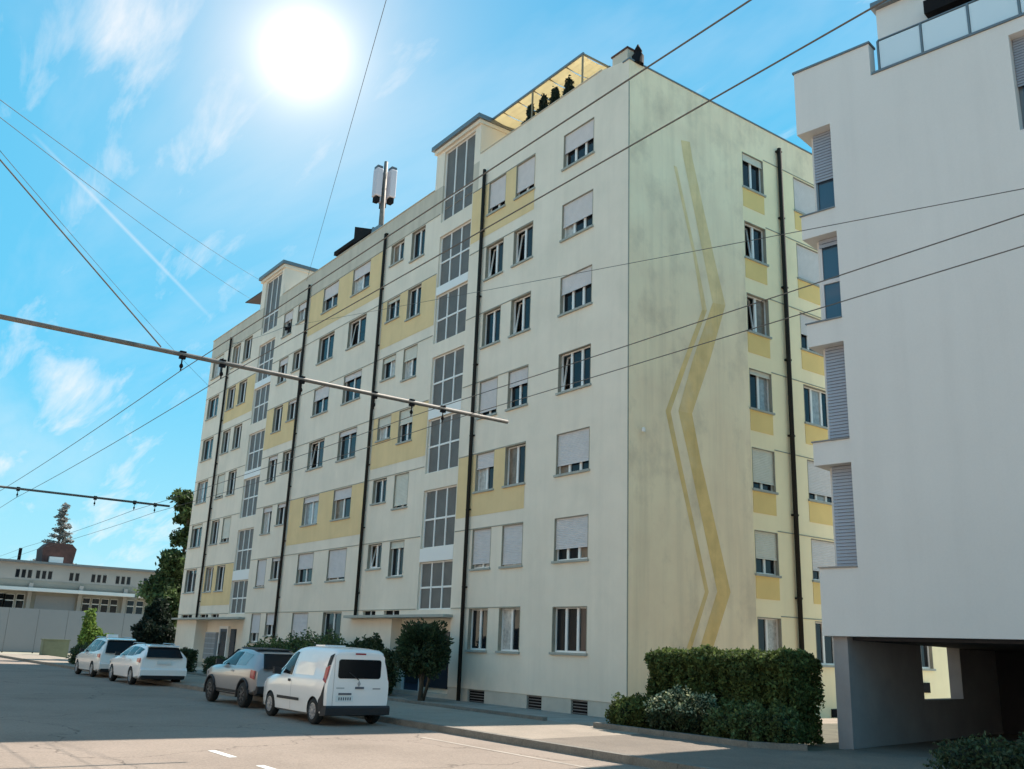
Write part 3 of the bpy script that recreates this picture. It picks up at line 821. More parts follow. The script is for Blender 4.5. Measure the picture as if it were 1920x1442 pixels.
lw('core_wall', MB().box(.19, .82, .345, BE - .01, 3.3, 13.6), 'white_wall')
lw('roof_step_wall', MB().box(.83, 1.84, .002, .3, 14.2, 15.16), 'white_wall')
lw('roof_deck', MB().quad((.3, .2, 14.2), (AE - .1, .2, 14.2), (AE - .1, BE - .1, 14.2), (.3, BE - .1, 14.2)), 'plinth')
lw('soffit', MB().box(.825, AE - .002, .003, BE - .1, 2.055, 2.35), 'white_wall')
lw('coping', MB().box(-.03, 1.87, -.035, .32, 15.162, 15.21), 'metal_trim')
lw('ledge_coping', MB().box(1.875, AE, -.035, .33, 14.332, 14.38), 'metal_trim')
for z in (11.38, 8.75, 6.06, 3.40): lw('band_coping', MB().box(-.025, .815, -.03, .30, z + .002, z + .03), 'metal_trim')
# corner windows
for z0, z1, shut, tr in ((11.42, 13.50, .60, False), (8.80, 10.80, .10, True), (6.10, 8.21, 1.0, False), (3.44, 5.55, 1.0, False)):
    w, h = .52, z1 - z0
    mm = MB(); t = .05
    mm.box(.27, .27 + w, .28, .34, z0, z0 + t); mm.box(.27, .27 + w, .28, .34, z1 - t, z1)
    mm.box(.27, .27 + t, .281, .339, z0 + t, z1 - t); mm.box(.27 + w - t, .27 + w, .281, .339, z0 + t, z1 - t)
    if tr: mm.box(.27 + t, .27 + w - t, .27, .335, z0 + h * .46, z0 + h * .46 + .09)
    f = lw('window', mm, 'shutter' if tr else 'metal_trim')
    if tr:
        lw('pane', MB().box(.32, .74, .31, .32, z0 + t, z0 + h * .46), 'glass_blue', f); lw('pane', MB().box(.32, .74, .31, .32, z0 + h * .46 + .09, z1 - t), 'glass_blue', f)
    else: lw('pane', MB().box(.32, .74, .31, .32, z0 + t, z1 - t), 'glass_blue', f)
    sm = MB(); n = int(h * shut / .07); dz = h * shut / max(n, 1)
    for i in range(n):
        za = z1 - (i + 1) * dz
        sm.hexa([(.275, .235, za), (.785, .235, za), (.785, .25, za), (.275, .25, za), (.275, .255, za + dz * .94), (.785, .255, za + dz * .94), (.785, .27, za + dz * .94), (.275, .27, za + dz * .94)])
    lw('louvre_shutter', sm, 'shutter_grey', f)
    lw('sill', MB().box(.195, .815, -.0, .30, z0 - .035, z0 - .005), 'metal_trim', f)
for z0, z1 in ((11.83, 14.02), (6.6, 8.8)):
    f = lw('window', MB().box(4.69, 5.95, .28, .32, z0, z1), 'metal_trim')
    lw('pane', MB().box(4.78, 5.86, .265, .279, z0 + .09, z1 - .09), 'glass_blue', f)
    sm = MB()
    for i in range(18):
        za = z1 - (i + 1) * .062
        sm.hexa([(4.70, .195, za), (5.94, .195, za), (5.94, .21, za), (4.70, .21, za), (4.70, .215, za + .058), (5.94, .215, za + .058), (5.94, .23, za + .058), (4.70, .23, za + .058)])
    lw('louvre_shutter', sm, 'shutter_grey', f)
# penthouse and glass balustrade
lw('penthouse', MB().box(1.28, AE - .5, 2.1, BE - .5, 14.2, 17.55), 'white_wall')
lw('penthouse_roof', MB().box(1.2, AE - .4, 1.95, BE - .4, 17.552, 17.72), 'metal_trim')
f = lw('penthouse_window', MB().box(2.6, 6.2, 2.05, 2.098, 14.6, 16.9), 'metal_trim')
lw('pane', MB().box(2.7, 4.35, 2.03, 2.048, 14.7, 16.75), 'glass', f); lw('pane', MB().box(4.45, 6.1, 2.03, 2.048, 14.7, 16.75), 'glass', f)
lw('awning_box', MB().box(2.55, 6.3, 1.75, 2.049, 16.62, 16.98), 'dark', f)
xs = [2.0, 2.96, 3.95, 4.93, 5.9, 6.9, 7.9, 8.9]
for a, b in zip(xs[:-1], xs[1:]):
    lw('glass_panel', MB().box(a + .03, b - .03, .13, .145, 14.5, 15.2), 'balustrade_glass')
for a in xs: lw('balustrade_post', MB().box(a - .022, a + .022, .11, .165, 14.36, 15.22), 'metal_trim')
lw('handrail', MB().box(xs[0], xs[-1], .115, .16, 15.222, 15.25), 'metal_trim')
# carport under the block
m = MB()
wall_cells(m, .12, 9.0, -.12, 2.05, [(3.9, 6.35, .80, 2.04, .3)], lambda s, d, z: (.46 - d, s, z))
m.quad((.16, .12, -.12), (.46, .12, -.12), (.46, .12, 2.05), (.16, .12, 2.05))
m.quad((.16, .12, -.12), (.16, 3.9, -.12), (.16, 3.9, 2.05), (.16, .12, 2.05)); m.quad((.16, 3.9, -.12), (.16, 6.35, -.12), (.16, 6.35, .8), (.16, 3.9, .8)); m.quad((.16, 6.35, -.12), (.16, 9, -.12), (.16, 9, 2.05), (.16, 6.35, 2.05))
lw('carport_side_wall', m, 'carport')
lw('carport_back_wall', MB().box(.46, AE, 9.0, 9.2, -.12, 2.05), 'carport_painted_shade')
lw('carport_far_wall', MB().box(AE - .3, AE - .05, .12, 9.0, -.12, 2.05), 'carport_painted_shade')
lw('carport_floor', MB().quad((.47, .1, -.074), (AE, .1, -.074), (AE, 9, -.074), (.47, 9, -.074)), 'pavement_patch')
lw('carport_ceiling', MB().box(.47, AE - .06, .35, 8.99, 1.98, 2.052), 'carport_painted_shade')

# ------------------------------------------------------------------ overhead line
def sagged(a, b, sag, n=14):
    a, b = Vector(a), Vector(b); out = []
    for i in range(n + 1):
        t = i / n; p = a.lerp(b, t); p.z -= sag * 4 * t * (1 - t); out.append(p)
    return out
def wire(name, pts, r, label, cat='wire', group=None):
    o = MB().tube(pts, r, 6).build(name, 'wire', None, True); tag(o, label, cat, group); return o
POLES = [(5.0, -20.65), (30.07, -20.7), (-14.0, -20.6), (24.0, -6.6)]
for i, (x, y) in enumerate(POLES):
    p = empty('line_pole', (x, y, -.1), ['steel pole carrying the nearer bracket arm', 'steel pole standing behind the camera position', 'steel pole carrying the farther bracket arm', 'steel pole on the pavement beyond the white block'][i], 'pole')
    MB().tube([(x, y, -.1), (x, y, 11.4)], [.13, .08], 14).build('mast', 'steel', p, True)
    MB().lathe([(.2, 0), (.2, .3), (.14, .36)], 14, 'z', (x, y, -.1)).build('base', 'steel', p, True)
    MB().lathe([(.1, 0), (.1, .06), (.02, .12)], 12, 'z', (x, y, 11.4)).build('cap', 'steel', p, True)
def arm(x, y0, y1, z, hang, label, zc_):
    a = empty('bracket_arm', (x, y0, z), label, 'bracket arm', 'trolley wire bracket arms')
    MB().tube([(x, y0, z), (x, y1, z)], .038, 10).build('arm_tube', 'steel', a, True)
    MB().tube([(x, y0, 11.0), (x, y0 + (y1 - y0) * .45, z + .05)], .012, 6).build('stay', 'wire', a)
    for y in hang:
        h = MB(); h.box(x - .03, x + .03, y - .05, y + .05, z - .075, z + .055); h.tube([(x, y, z - .05), (x, y, zc_ - .005)], .012, 6); h.lathe([(.02, 0), (.033, .03), (.02, .07)], 10, 'z', (x, y, zc_ + .05))
        h.build('hanger', 'dark', a)
WY = (-14.55, -13.88, -10.2, -9.5)
arm(4.92, -20.6, -7.95, 6.0, WY + (-12.45, -11.0), 'long steel bracket arm reaching out over the road in front of the facade', 5.72)
arm(-14.0, -20.55, -9.0, 6.0, WY + (-11.5,), 'farther steel bracket arm over the road by the parked white cars', 5.72)
for i, y in enumerate(WY):
    pts = []
    for a, b in ((40, 4.92), (4.92, -14.0), (-14.0, -34), (-34, -60)):
        seg = sagged((a, y, 5.72), (b, y, 5.72), .06, 8); pts += seg if not pts else seg[1:]
    wire('contact_wire', pts, .0068, ('trolley contact wire farthest out from the parked cars', 'trolley contact wire third out from the parked cars', 'trolley contact wire second out from the parked cars', 'trolley contact wire strung nearest above the parked cars')[i], 'wire', 'trolley contact wires')
wire('span_wire', sagged((5, -20.6, 10.65), (-32.3, .0, 22.55), .25), .0075, 'span wire from the pole up to the far stair tower roof')
wire('span_wire', sagged((5, -20.6, 10.5), (-35.1, .35, 22.33), .25), .0075, 'span wire from the pole up to the dark roof awning')
wire('span_wire', sagged((5, -20.6, 11.15), (-39.84, -.02, 17.4), .25), .0075, 'span wire from the pole to the far end of the facade')
wire('span_wire', sagged((30.07, -20.65, 10.9), (-25.67, .02, 20.6), .1), .0075, 'span wire rising steeply to the parapet beside the roof shed')
wire('span_wire', sagged((24.0, -6.6, 6.11), (-27.4, -.28, 18.3), .05), .0075, 'span wire crossing before the white block to the star anchor on the facade')
wire('span_wire', sagged((-27.4, -.28, 18.3), (-36.6, -.1, 19.6), .1), .01, 'short wire from the star anchor to the far rain pipe')

# ------------------------------------------------------------------ vegetation
def hedge(name, loc, lx, ly, h, n, size, material, label, cat, seed, group=None, rz=0.0, stems=0):
    root = empty(name, loc, label, cat, group, rz)
    g = np.random.default_rng(seed)
    f = g.random(n); side = g.random(n)
    areas = np.array([lx * h, lx * h, ly * h, ly * h, lx * ly * 1.4]); cs = np.cumsum(areas / areas.sum())
    k_ = np.searchsorted(cs, f); u, v = g.random(n), g.random(n)
    P = np.zeros((n, 3))
    P[:, 0] = np.where(k_ == 2, 0, np.where(k_ == 3, lx, u * lx)); P[:, 1] = np.where(k_ == 0, 0, np.where(k_ == 1, ly, np.where(k_ == 4, v * ly, u * ly)))
    P[:, 2] = np.where(k_ == 4, h, v * h)
    nrm = np.array([[0, -1, 0], [0, 1, 0], [-1, 0, 0], [1, 0, 0], [0, 0, 1]])[k_]
    bump = .05 * np.sin(P[:, 0] * 5.3 + seed) * np.sin(P[:, 1] * 5 + 1) + .035 * np.sin(P[:, 0] * 15 + P[:, 2] * 4) + .03 * np.sin(P[:, 2] * 9 + P[:, 0] * 3) + .03 * g.normal(size=n)
    dep = bump - g.random(n) ** 1.5 * .22
    # round the upper edges
    P += nrm * dep[:, None]
    ex = np.minimum(P[:, 0], lx - P[:, 0]); ey = np.minimum(P[:, 1], ly - P[:, 1])
    rnd = .18; top = P[:, 2] > h - rnd
    P[:, 2] -= np.where(top & (np.minimum(ex, ey) < rnd), (rnd - np.clip(np.minimum(ex, ey), -.1, rnd)) * .5, 0)
    # thin spots towards the foot
    keep = (P[:, 2] > .05) & ~((P[:, 2] < h * .55) & (np.sin(P[:, 0] * 4.1 + seed) + .6 * np.sin(P[:, 0] * 9.7) > 1.05) & (g.random(n) < .7))
    P = P[keep]
    cr_ = put('foliage', leaf_mesh('foliage', material, P, size, 0, 1.9, seed), root, local=True)
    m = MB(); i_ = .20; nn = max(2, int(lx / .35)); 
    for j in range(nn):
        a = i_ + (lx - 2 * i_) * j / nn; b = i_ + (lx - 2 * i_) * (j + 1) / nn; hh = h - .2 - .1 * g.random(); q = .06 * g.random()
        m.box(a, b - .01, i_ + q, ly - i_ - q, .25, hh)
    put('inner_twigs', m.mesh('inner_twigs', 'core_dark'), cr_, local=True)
    for j in range(stems):
        x = lx * (j + .5) / stems
        m = MB().tube([(x, ly / 2, -.03), (x + .04, ly / 2 - .05, .5), (x - .03, ly / 2, h * .7)], [.05, .04, .02], 7)
        put('stem', m.mesh('stem', 'bark', True), root, local=True)
    return root
hedge('clipped_hedge', (3.55, -2.75, -.1), 4.0, 1.1, 1.76, 70000, .055, 'leaf_thuja', 'tall clipped dark green hedge in front of the gable wall', 'hedge', 5, stems=7)
plant('low_shrub', (3.5, -3.2, -.1), [(0, 0, .35, .52, .42, .38), (.45, .1, .38, .42, .4, .36), (-.35, .05, .28, .35, .35, .26)], 9000, .055, 'leaf_thuja',
      'low dark green shrub beside the entrance path, end of the planting bed', 'shrub', seed=11, core_scale=.72)
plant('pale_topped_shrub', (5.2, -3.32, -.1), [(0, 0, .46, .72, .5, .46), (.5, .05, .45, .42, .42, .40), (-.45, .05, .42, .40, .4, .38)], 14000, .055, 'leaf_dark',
      'rounded shrub with pale new leaves and painted sunlight on top in front of the hedge', 'shrub', seed=12, core_scale=.74, top=('leaf_pale_sunlit', .62, 4500))
plant('green_shrub', (6.7, -3.25, -.1), [(0, 0, .36, .55, .45, .40), (.5, -.05, .36, .5, .42, .42), (-.4, 0, .30, .35, .4, .32), (1.0, .1, .4, .35, .4, .4)], 14000, .055, 'leaf',
      'loose green shrub at the foot of the hedge by the white block', 'shrub', seed=13, core_scale=.7)
plant('corner_bush', (12.35, -4.35, -.1), [(0, 0, .30, .75, .6, .36), (.8, .2, .36, .7, .6, .42), (1.7, .1, .38, .7, .6, .4)], 12000, .05, 'leaf_dark',
      'low dark bush on the forecourt before the carport', 'bush', seed=14, core_scale=.74)
# bush on a stem by the entrance
plant('round_bush', (-8.35, -1.6, -.2), [(0, 0, 1.75, 1.05, .9, .72), (.5, -.1, 1.45, .75, .7, .6), (-.55, 0, 1.35, .7, .7, .6), (.1, 0, 2.15, .55, .55, .4)], 16000, .085, 'leaf_dark',
      'big round leafy bush on short stems beside the near entrance', 'bush', seed=15, core_scale=.6,
      trunk=[([(0, 0, -.05), (.05, 0, .7), (.2, 0, 1.5)], [.09, .07, .04]), ([(.1, 0, -.05), (-.12, .05, .6), (-.4, 0, 1.4)], [.07, .05, .03]), ([(0, .1, -.05), (.3, .1, .6), (.6, 0, 1.3)], [.06, .05, .03])])
bb = [(-11.3, -1.5, 1.0), (-12.5, -1.4, 1.3), (-13.8, -1.5, 1.15)]
for i, (x, y, h) in enumerate(bb):
    plant('facade_bush', (x, y, -.2), [(0, 0, h * .75, .62, .55, h * .75), (.25, .1, h * 1.1, .32, .32, h * .5), (-.3, 0, h * 1.05, .36, .36, h * .45)], 5000, .10, 'leaf_dark',
          ['leafy dark bush showing right behind the white van', 'taller bush with upright shoots behind the van roof', 'dark bush beyond the van between the two entrances'][i], 'bush', seed=20 + i, shell=.5, core_scale=.62)
hx = [(-15.9, 1.75), (-18.3, 1.7), (-20.7, 1.5), (-23.0, 1.35)]
for i, (x, h) in enumerate(hx):
    plant('facade_shrub', (x, -1.5, -.2), [(0, 0, h * .6, 1.25, .7, h * .62), (.7, 0, h * .55, .7, .6, h * .58), (-.7, 0, h * .6, .7, .6, h * .6)], 5000, .09, 'leaf',
          'green shrub in the row under the facade windows, %s from the near entrance' % ('first', 'second', 'third', 'fourth')[i], 'shrub', 'shrub row under the facade windows', seed=30 + i, core_scale=.7)
hedge('box_hedge', (-28.0, -2.3, -.2), 1.6, .9, .85, 3600, .075, 'leaf_dark', 'small clipped box hedge beside the far entrance', 'hedge', 41)
hedge('box_hedge', (-30.6, -2.9, -.2), 1.0, .8, 1.15, 3600, .075, 'leaf_dark', 'square dark clipped hedge beyond the white estate car', 'hedge', 42)

# tall tree at the end of the block
def tall_tree():
    g = random.Random(4); bl = []
    for i in range(26):
        z = 2.2 + i * .36; r = 2.3 * (1 - (i / 26) ** 1.3) + .55; a_ = g.random() * 6.28; d = r * g.uniform(.25, .75)
        s = g.uniform(.5, 1.05) * (1.2 - .55 * i / 26)
        bl.append((d * math.cos(a_), d * math.sin(a_), z, s * 1.1, s * 1.1, s * .72))
    limbs = [([(0, 0, -.1), (.1, 0, 3), (0, .1, 6), (.05, 0, 11)], [.22, .17, .12, .04])]
    for b in bl[::2]: limbs.append(([(0, 0, max(1, b[2] - 1.2)), (b[0] * .5, b[1] * .5, b[2] - .4), (b[0], b[1], b[2])], [.07, .05, .02]))
    return bl, limbs
bl, limbs = tall_tree()
plant('leafy_tree', (-46.0, 1.5, -.25), bl, 30000, .20, 'leaf', 'tall dark leafy tree at the far end of the cream block', 'tree', seed=50, shell=.35, lump=.45, trunk=limbs, core=True, core_scale=.30)
cbl = [(0, 0, .9, 1.3, 1.3, 1.0), (.1, 0, 1.9, 1.15, 1.15, 1.0), (0, .1, 2.8, .8, .8, .8), (.1, .1, 3.5, .45, .45, .6)]
plant('dark_conifer', (-42.3, -.8, -.25), cbl, 18000, .16, 'leaf_black', 'bushy near black conifer standing before the end of the block', 'conifer', seed=51, shell=.6, core_scale=.75,
      trunk=[([(0, 0, -.05), (0, 0, 3.5)], [.16, .05])])
plant('bright_bush', (-66, 1.0, -.25), [(0, 0, 1.3, .9, .9, 1.2), (.3, .9, .9, 1.0, 1.0, .9), (-.1, -.3, 2.7, .5, .5, 1.1), (.2, 1.7, .7, .9, .9, .7)], 7000, .2, 'leaf_bright',
      'sunlit bright green bush before the grey hoarding', 'bush', seed=52, core_scale=.55)
plant('roadside_bush', (-37, -5.9, -.25), [(0, 0, .55, .8, .7, .6), (-.9, .1, .6, .7, .6, .65)], 3000, .11, 'leaf_dark', 'dark roadside bush behind the farthest parked white car', 'bush', seed=53, core_scale=.7)
# thin spruce far behind the school
sg_ = random.Random(8); sb = []
for i in range(60):
    t_ = i / 60; rr = 3.0 * (1 - t_) ** .9 + .25; a_ = sg_.random() * 6.28; d_ = rr * sg_.uniform(.3, .9)
    sb.append((d_ * math.cos(a_), d_ * math.sin(a_), 5.5 + 13.2 * t_ - .12 * d_, .35 + .28 * rr, .35 + .28 * rr, .30))
plant('spruce', (-118, 7.0, -.25), sb, 7000, .34, 'leaf_grey', 'thin hazy spruce rising behind the red roof structure', 'spruce', seed=54, shell=.15, lump=.4, core=False,
      trunk=[([(0, 0, 0), (0, 0, 18.8)], [.3, .05])], flat=.5)
for i, (x, y, s) in enumerate([(-100, 34, 1.2), (-104, 22, 1.0)]):
    plant('background_tree', (x, y, -.25), [(0, 0, 4.2 * s, 3.4, 3.4, 2.6 * s), (1.5, 1.5, 3.2 * s, 2.6, 2.6, 2), (-1.6, 1, 3.4 * s, 2.6, 2.6, 2)], 7000, .4, 'leaf_dark',
          ['round dark tree behind the school', 'wide dark tree behind the end of the school'][i], 'tree', seed=60 + i, core_scale=.6, trunk=[([(0, 0, 0), (0, 0, 3.5 * s)], [.3, .15])])

# ------------------------------------------------------------------ school and hoarding on the left
SA = math.pi / 2
sc = empty('school_building', (-79, -26.0, -.25), 'low grey school building with white canopy and red roof structure', 'school', rz=SA)
def ls(name, mb, m, parent=None): return put(name, mb.mesh(name, m), parent or sc, (0, 0, 0), local=True)
LW = 46.0
U = lambda u: 21.3 + u * .0474
lops = []; ups = []
for u in (-60, -40, 0, 34, 156, 174, 192, 210, 243, 262): lops.append((U(u), U(u) + .72, 3.55, 5.15, .2))
for u in (-70, -60, -50, 25, 36, 47, 62, 73, 84, 124, 135, 166, 177, 188, 214, 225, 236, 270): ups.append((U(u), U(u) + .36, 6.62, 7.4, .15))
lops.append((U(11), U(11) + .95, 2.6, 5.1, .2))
m = MB(); wall_cells(m, 0, LW, 0, 5.9, lops, PW); m.quad((0, 0, 0), (0, 12, 0), (0, 12, 5.9), (0, 0, 5.9)); m.quad((LW, 0, 0), (LW, 12, 0), (LW, 12, 5.9), (LW, 0, 5.9)); ls('lower_wall', m, 'school_wall')
m = MB(); wall_cells(m, 0, LW, 5.9, 8.0, ups, PW); m.quad((0, 0, 5.9), (0, 12, 5.9), (0, 12, 8.0), (0, 0, 8.0)); m.quad((LW, 0, 5.9), (LW, 12, 5.9), (LW, 12, 8.0), (LW, 0, 8.0)); ls('upper_wall', m, 'school_upper')
ls('roof', MB().box(-.3, LW + .3, -.45, 12.3, 8.0, 8.2), 'metal_trim')
ls('canopy', MB().box(-.2, U(248), -1.5, -.07, 5.42, 5.72), 'white_frame'); ls('end_canopy', MB().box(U(260), U(288), -1.6, -.07, 5.38, 5.68), 'white_frame')
for u in (-60, 52, 145, 232): ls('pier', MB().box(U(u), U(u) + .35, -.35, 0, 0, 6.2), 'school_upper')
ls('band', MB().box(0, LW, -.06, 0, 5.95, 6.45), 'school_wall')
for a, b, c_, d_, _ in lops:
    f = ls('window', MB().box(a, b, .1, .14, c_, d_), 'white_frame')
    ls('pane', MB().box(a + .06, b - .06, .06, .1, c_ + .08, d_ - .62), 'glass', f); ls('pane', MB().box(a + .06, b - .06, .06, .1, d_ - .52, d_ - .06), 'glass', f)
for a, b, c_, d_, _ in ups:
    f = ls('window', MB().box(a, b, .06, .1, c_, d_), 'metal_trim'); ls('pane', MB().box(a + .03, b - .03, .04, .06, c_ + .04, d_ - .04), 'glass', f)
ls('grey_shutters', MB().box(U(68), U(142), -.05, -.005, 3.0, 5.1), 'hoarding')
rs = ls('roof_structure', MB().prism([(U(72), 8.2), (U(130), 8.2), (U(134), 9.7), (U(124), 10.15), (U(80), 10.15), (U(70), 9.6)], 1.0, 4.0), 'brick_red')
ls('roof_vent', MB().box(U(28), U(33), 1, 1.4, 8.2, 9.4), 'dark'); ls('roof_hatch', MB().box(U(84), U(110), .6, .98, 8.2, 8.8), 'white_frame')
ho = empty('site_hoarding', (-73, -26.0, -.25), 'long pale grey hoarding along the sunlit lot', 'hoarding', rz=SA)
for i in range(15):
    put('hoarding_panel', cached('hp', lambda: MB().box(0.012, 2.388, 0, .05, .1, 3.75).mesh('hoarding_panel', 'hoarding')), ho, (i * 2.4, 0, 0), local=True)
for i in range(16): put('post', cached('hpo', lambda: MB().box(-.05, .05, .05, .15, 0, 3.7).mesh('post', 'steel')), ho, (i * 2.4, 0, 0), local=True)
bx = empty('utility_cabinet', (-58, -4.1, -.25), 'squat olive utility cabinet on the verge before the hoarding', 'cabinet', rz=SA)
put('body', MB().box(0, 1.8, 0, .8, 0, 1.25).mesh('body', 'green_box'), bx, local=True); put('lid', MB().box(-.05, 1.85, -.05, .85, 1.252, 1.33).mesh('lid', 'green_box'), bx, local=True)
put('door', MB().box(.1, .85, -.03, -.002, .1, 1.15).mesh('door', 'green_box'), bx, local=True)

# ------------------------------------------------------------------ parked cars
def lerp(a, b, t): return a + (b - a) * t
class Car:
    """stations: (x from the nose, sill z, belt z, top z, half width low, half width mid, half width at the top, rake)"""
    def __init__(s, st): s.st = st
    def at(s, x):
        st = s.st
        if x <= st[0][0]: return st[0]
        for a, b in zip(st[:-1], st[1:]):
            if x <= b[0]:
                t = (x - a[0]) / max(b[0] - a[0], 1e-6); return tuple(lerp(p, q, t) for p, q in zip(a, b))
        return st[-1]
    def ring(s, p):
        x, zs, zb, zr, wl, wm, wt, rk = p
        hb = zb - zs; hr = zr - zb
        half = [(0, zs), (wl * .9, zs), (wl, zs + .05), (lerp(wl, wm, .75), zs + hb * .3), (wm, zs + hb * .55), (wm, zs + hb * .78), (wm - .012, zb - .03 * min(1, hr * 4)), (wm - .035, zb + .01 * min(1, hr * 4)),
                (lerp(wm - .035, wt, .45), zb + hr * .45), (wt, zb + hr * .80), (wt - .035, zb + hr * .91), (wt - .11, zb + hr * .97), (wt * .55, zb + hr * .995), (0, zr)]
        return half
    def side(s, x, z):
        h = s.ring(s.at(x))
        for (y0, z0), (y1, z1) in zip(h[1:], h[2:]):
            if z0 <= z <= z1 and z1 > z0: return lerp(y0, y1, (z - z0) / (z1 - z0))
        return h[-2][0]
    def body(s):
        m = MB(); rings = []
        for p in s.st:
            h = s.ring(p); x, zb, rk = p[0], p[2], p[7]
            full = [(y, z) for y, z in h] + [(-y, z) for y, z in h[-2:0:-1]]
            rings.append([(-(x + rk * max(0, z - zb)), y, z) for y, z in full])
        n = len(rings[0]); vs = [v for r in rings for v in r]; fs = []
        for i in range(len(rings) - 1):
            for j in range(n):
                a = i * n + j; b = i * n + (j + 1) % n
                fs.append((a, b, b + n, a + n))
        fs.append(tuple(range(n - 1, -1, -1))); e = (len(rings) - 1) * n; fs.append(tuple(range(e, e + n)))
        return m.add(vs, fs)
    def patch(s, x0, x1, lo, hi, sgn=1, n=8, k=5, off=.005):
        """glass or trim lying on the side: lo(t), hi(t) give z along x"""
        m = MB(); vs = []
        for i in range(n + 1):
            t = i / n; x = lerp(x0, x1, t)
            for j in range(k + 1):
                z = lerp(lo(t), hi(t), j / k); vs.append((-x, sgn * (s.side(x, z) + off), z))
        fs = [(i * (k + 1) + j, (i + 1) * (k + 1) + j, (i + 1) * (k + 1) + j + 1, i * (k + 1) + j + 1) for i in range(n) for j in range(k)]
        return m.add(vs, fs)

def pl(*pts):
    def f(t):
        for (a, za), (b, zb) in zip(pts[:-1], pts[1:]):
            if t <= b: return lerp(za, zb, (t - a) / (b - a))
        return pts[-1][1]
    return f

def rrect(y0, y1, z0, z1, r, n=5):
    out = []
    for cx, cz, a0 in ((y1 - r, z1 - r, 0), (y0 + r, z1 - r, 90), (y0 + r, z0 + r, 180), (y1 - r, z0 + r, 270)):
        for i in range(n + 1):
            a = math.radians(a0 + 90 * i / n); out.append((cx + r * math.cos(a), cz + r * math.sin(a)))
    return out

def cut_arches(o, axles, R_, zc, wid):
    mb = MB()
    for x in axles:
        for sg in (1, -1):
            n = 28; vs = []; 
            ya, yb = sg * (wid - .30), sg * (wid + .3)
            for y in (ya, yb):
                for k_ in range(n): vs.append((-x + R_ * math.cos(2 * math.pi * k_ / n), y, zc + R_ * math.sin(2 * math.pi * k_ / n)))
            fs = [tuple(range(n)), tuple(range(2 * n - 1, n - 1, -1))] + [(k_, k_ + n, (k_ + 1) % n + n, (k_ + 1) % n) for k_ in range(n)]
            mb.add(vs, fs)
    cme = mb.mesh('cutter', 'trim_black'); recalc(cme); recalc(o.data)
    c_ = bpy.data.objects.new('cutter', cme); C.objects.link(c_)
    c_.matrix_world = Matrix.Identity(4)
    mw = o.matrix_world.copy(); par = o.parent; o.parent = None; o.matrix_world = Matrix.Identity(4)
    md = o.modifiers.new('arches', 'BOOLEAN'); md.object = c_; md.operation = 'DIFFERENCE'; md.solver = 'EXACT'
    bpy.context.view_layer.update()
    ev = o.evaluated_get(bpy.context.evaluated_depsgraph_get()); me = bpy.data.meshes.new_from_object(ev)
    o.modifiers.clear(); old = o.data; me.name = old.name; o.data = me; o.parent = par; o.location = (0, 0, 0); o.rotation_euler = (0, 0, 0)
    bpy.data.objects.remove(c_)
    # faces inside the arches stay dark
    if len(me.materials) < 2: me.materials.append(MATS['trim_black'])
    for p in me.polygons:
        cx, cy, cz = p.center
        for x in axles:
            if abs(math.hypot(cx + x, cz - zc) - R_) < .035 and abs(cy) > wid - .32 and abs(p.normal.y) < .6: p.material_index = 1
            if math.hypot(cx + x, cz - zc) < R_ * .9 and abs(abs(cy) - (wid - .30)) < .02: p.material_index = 1

def set_smooth(o, ang=38):
    me = o.data
    me.polygons.foreach_set('use_smooth', [True] * len(me.polygons)); me.update()
    try: me.set_sharp_from_angle(angle=math.radians(ang))
    except Exception: pass

def wheels(root, axles, track, r, w, rimmat, spokes):
    for x in axles:
        for sg in (1, -1):
            ty = cached(('ty', r, w), lambda: MB().lathe([(r * .62, -w / 2), (r * .9, -w / 2), (r * .98, -w / 2 + .03), (r, -w / 4), (r, w / 4), (r * .98, w / 2 - .03), (r * .9, w / 2), (r * .62, w / 2)], 30, 'y', caps=False).mesh('wheel', 'tyre', True))
            o = put('wheel', ty, root, (-x, sg * track, r), local=True)
            def rim():
                m = MB(); R2 = r * .66
                m.lathe([(R2, -.05), (R2, .07), (R2 - .03, .075), (R2 - .04, .03), (.03, .03)], 26, 'y', caps=False)
                for k_ in range(spokes):
                    a = 2 * math.pi * k_ / spokes; d = Vector((math.cos(a), 0, math.sin(a))); e = Vector((-math.sin(a), 0, math.cos(a))) * .03
                    p0, p1 = d * .04, d * (R2 - .02); Y0, Y1 = Vector((0, .03, 0)), Vector((0, .07, 0))
                    m.hexa([p0 - e + Y0, p1 - e + Y0, p1 + e + Y0, p0 + e + Y0, p0 - e + Y1, p1 - e + Y1, p1 + e + Y1, p0 + e + Y1])
                m.lathe([(.06, .03), (.06, .08), (.03, .085)], 12, 'y')
                return m.mesh('rim', rimmat)
            rm = put('rim', cached(('rim', r, rimmat, spokes), rim), o, (0, sg * (w / 2 - .075), 0), local=True)
            if sg < 0: rm.rotation_euler = (0, 0, math.pi)

def car_root(name, xnose, yc, label, cat='car', rz=math.pi):
    # nose points along -X: local +x is forward
    return empty(name, (xnose, yc, ZR), label, cat, None, rz)
def cp(name, mb, m, root, smooth=False, parent=None):
    o = put(name, mb.mesh(name, m, smooth), parent or root, (0, 0, 0), local=True)
    return o

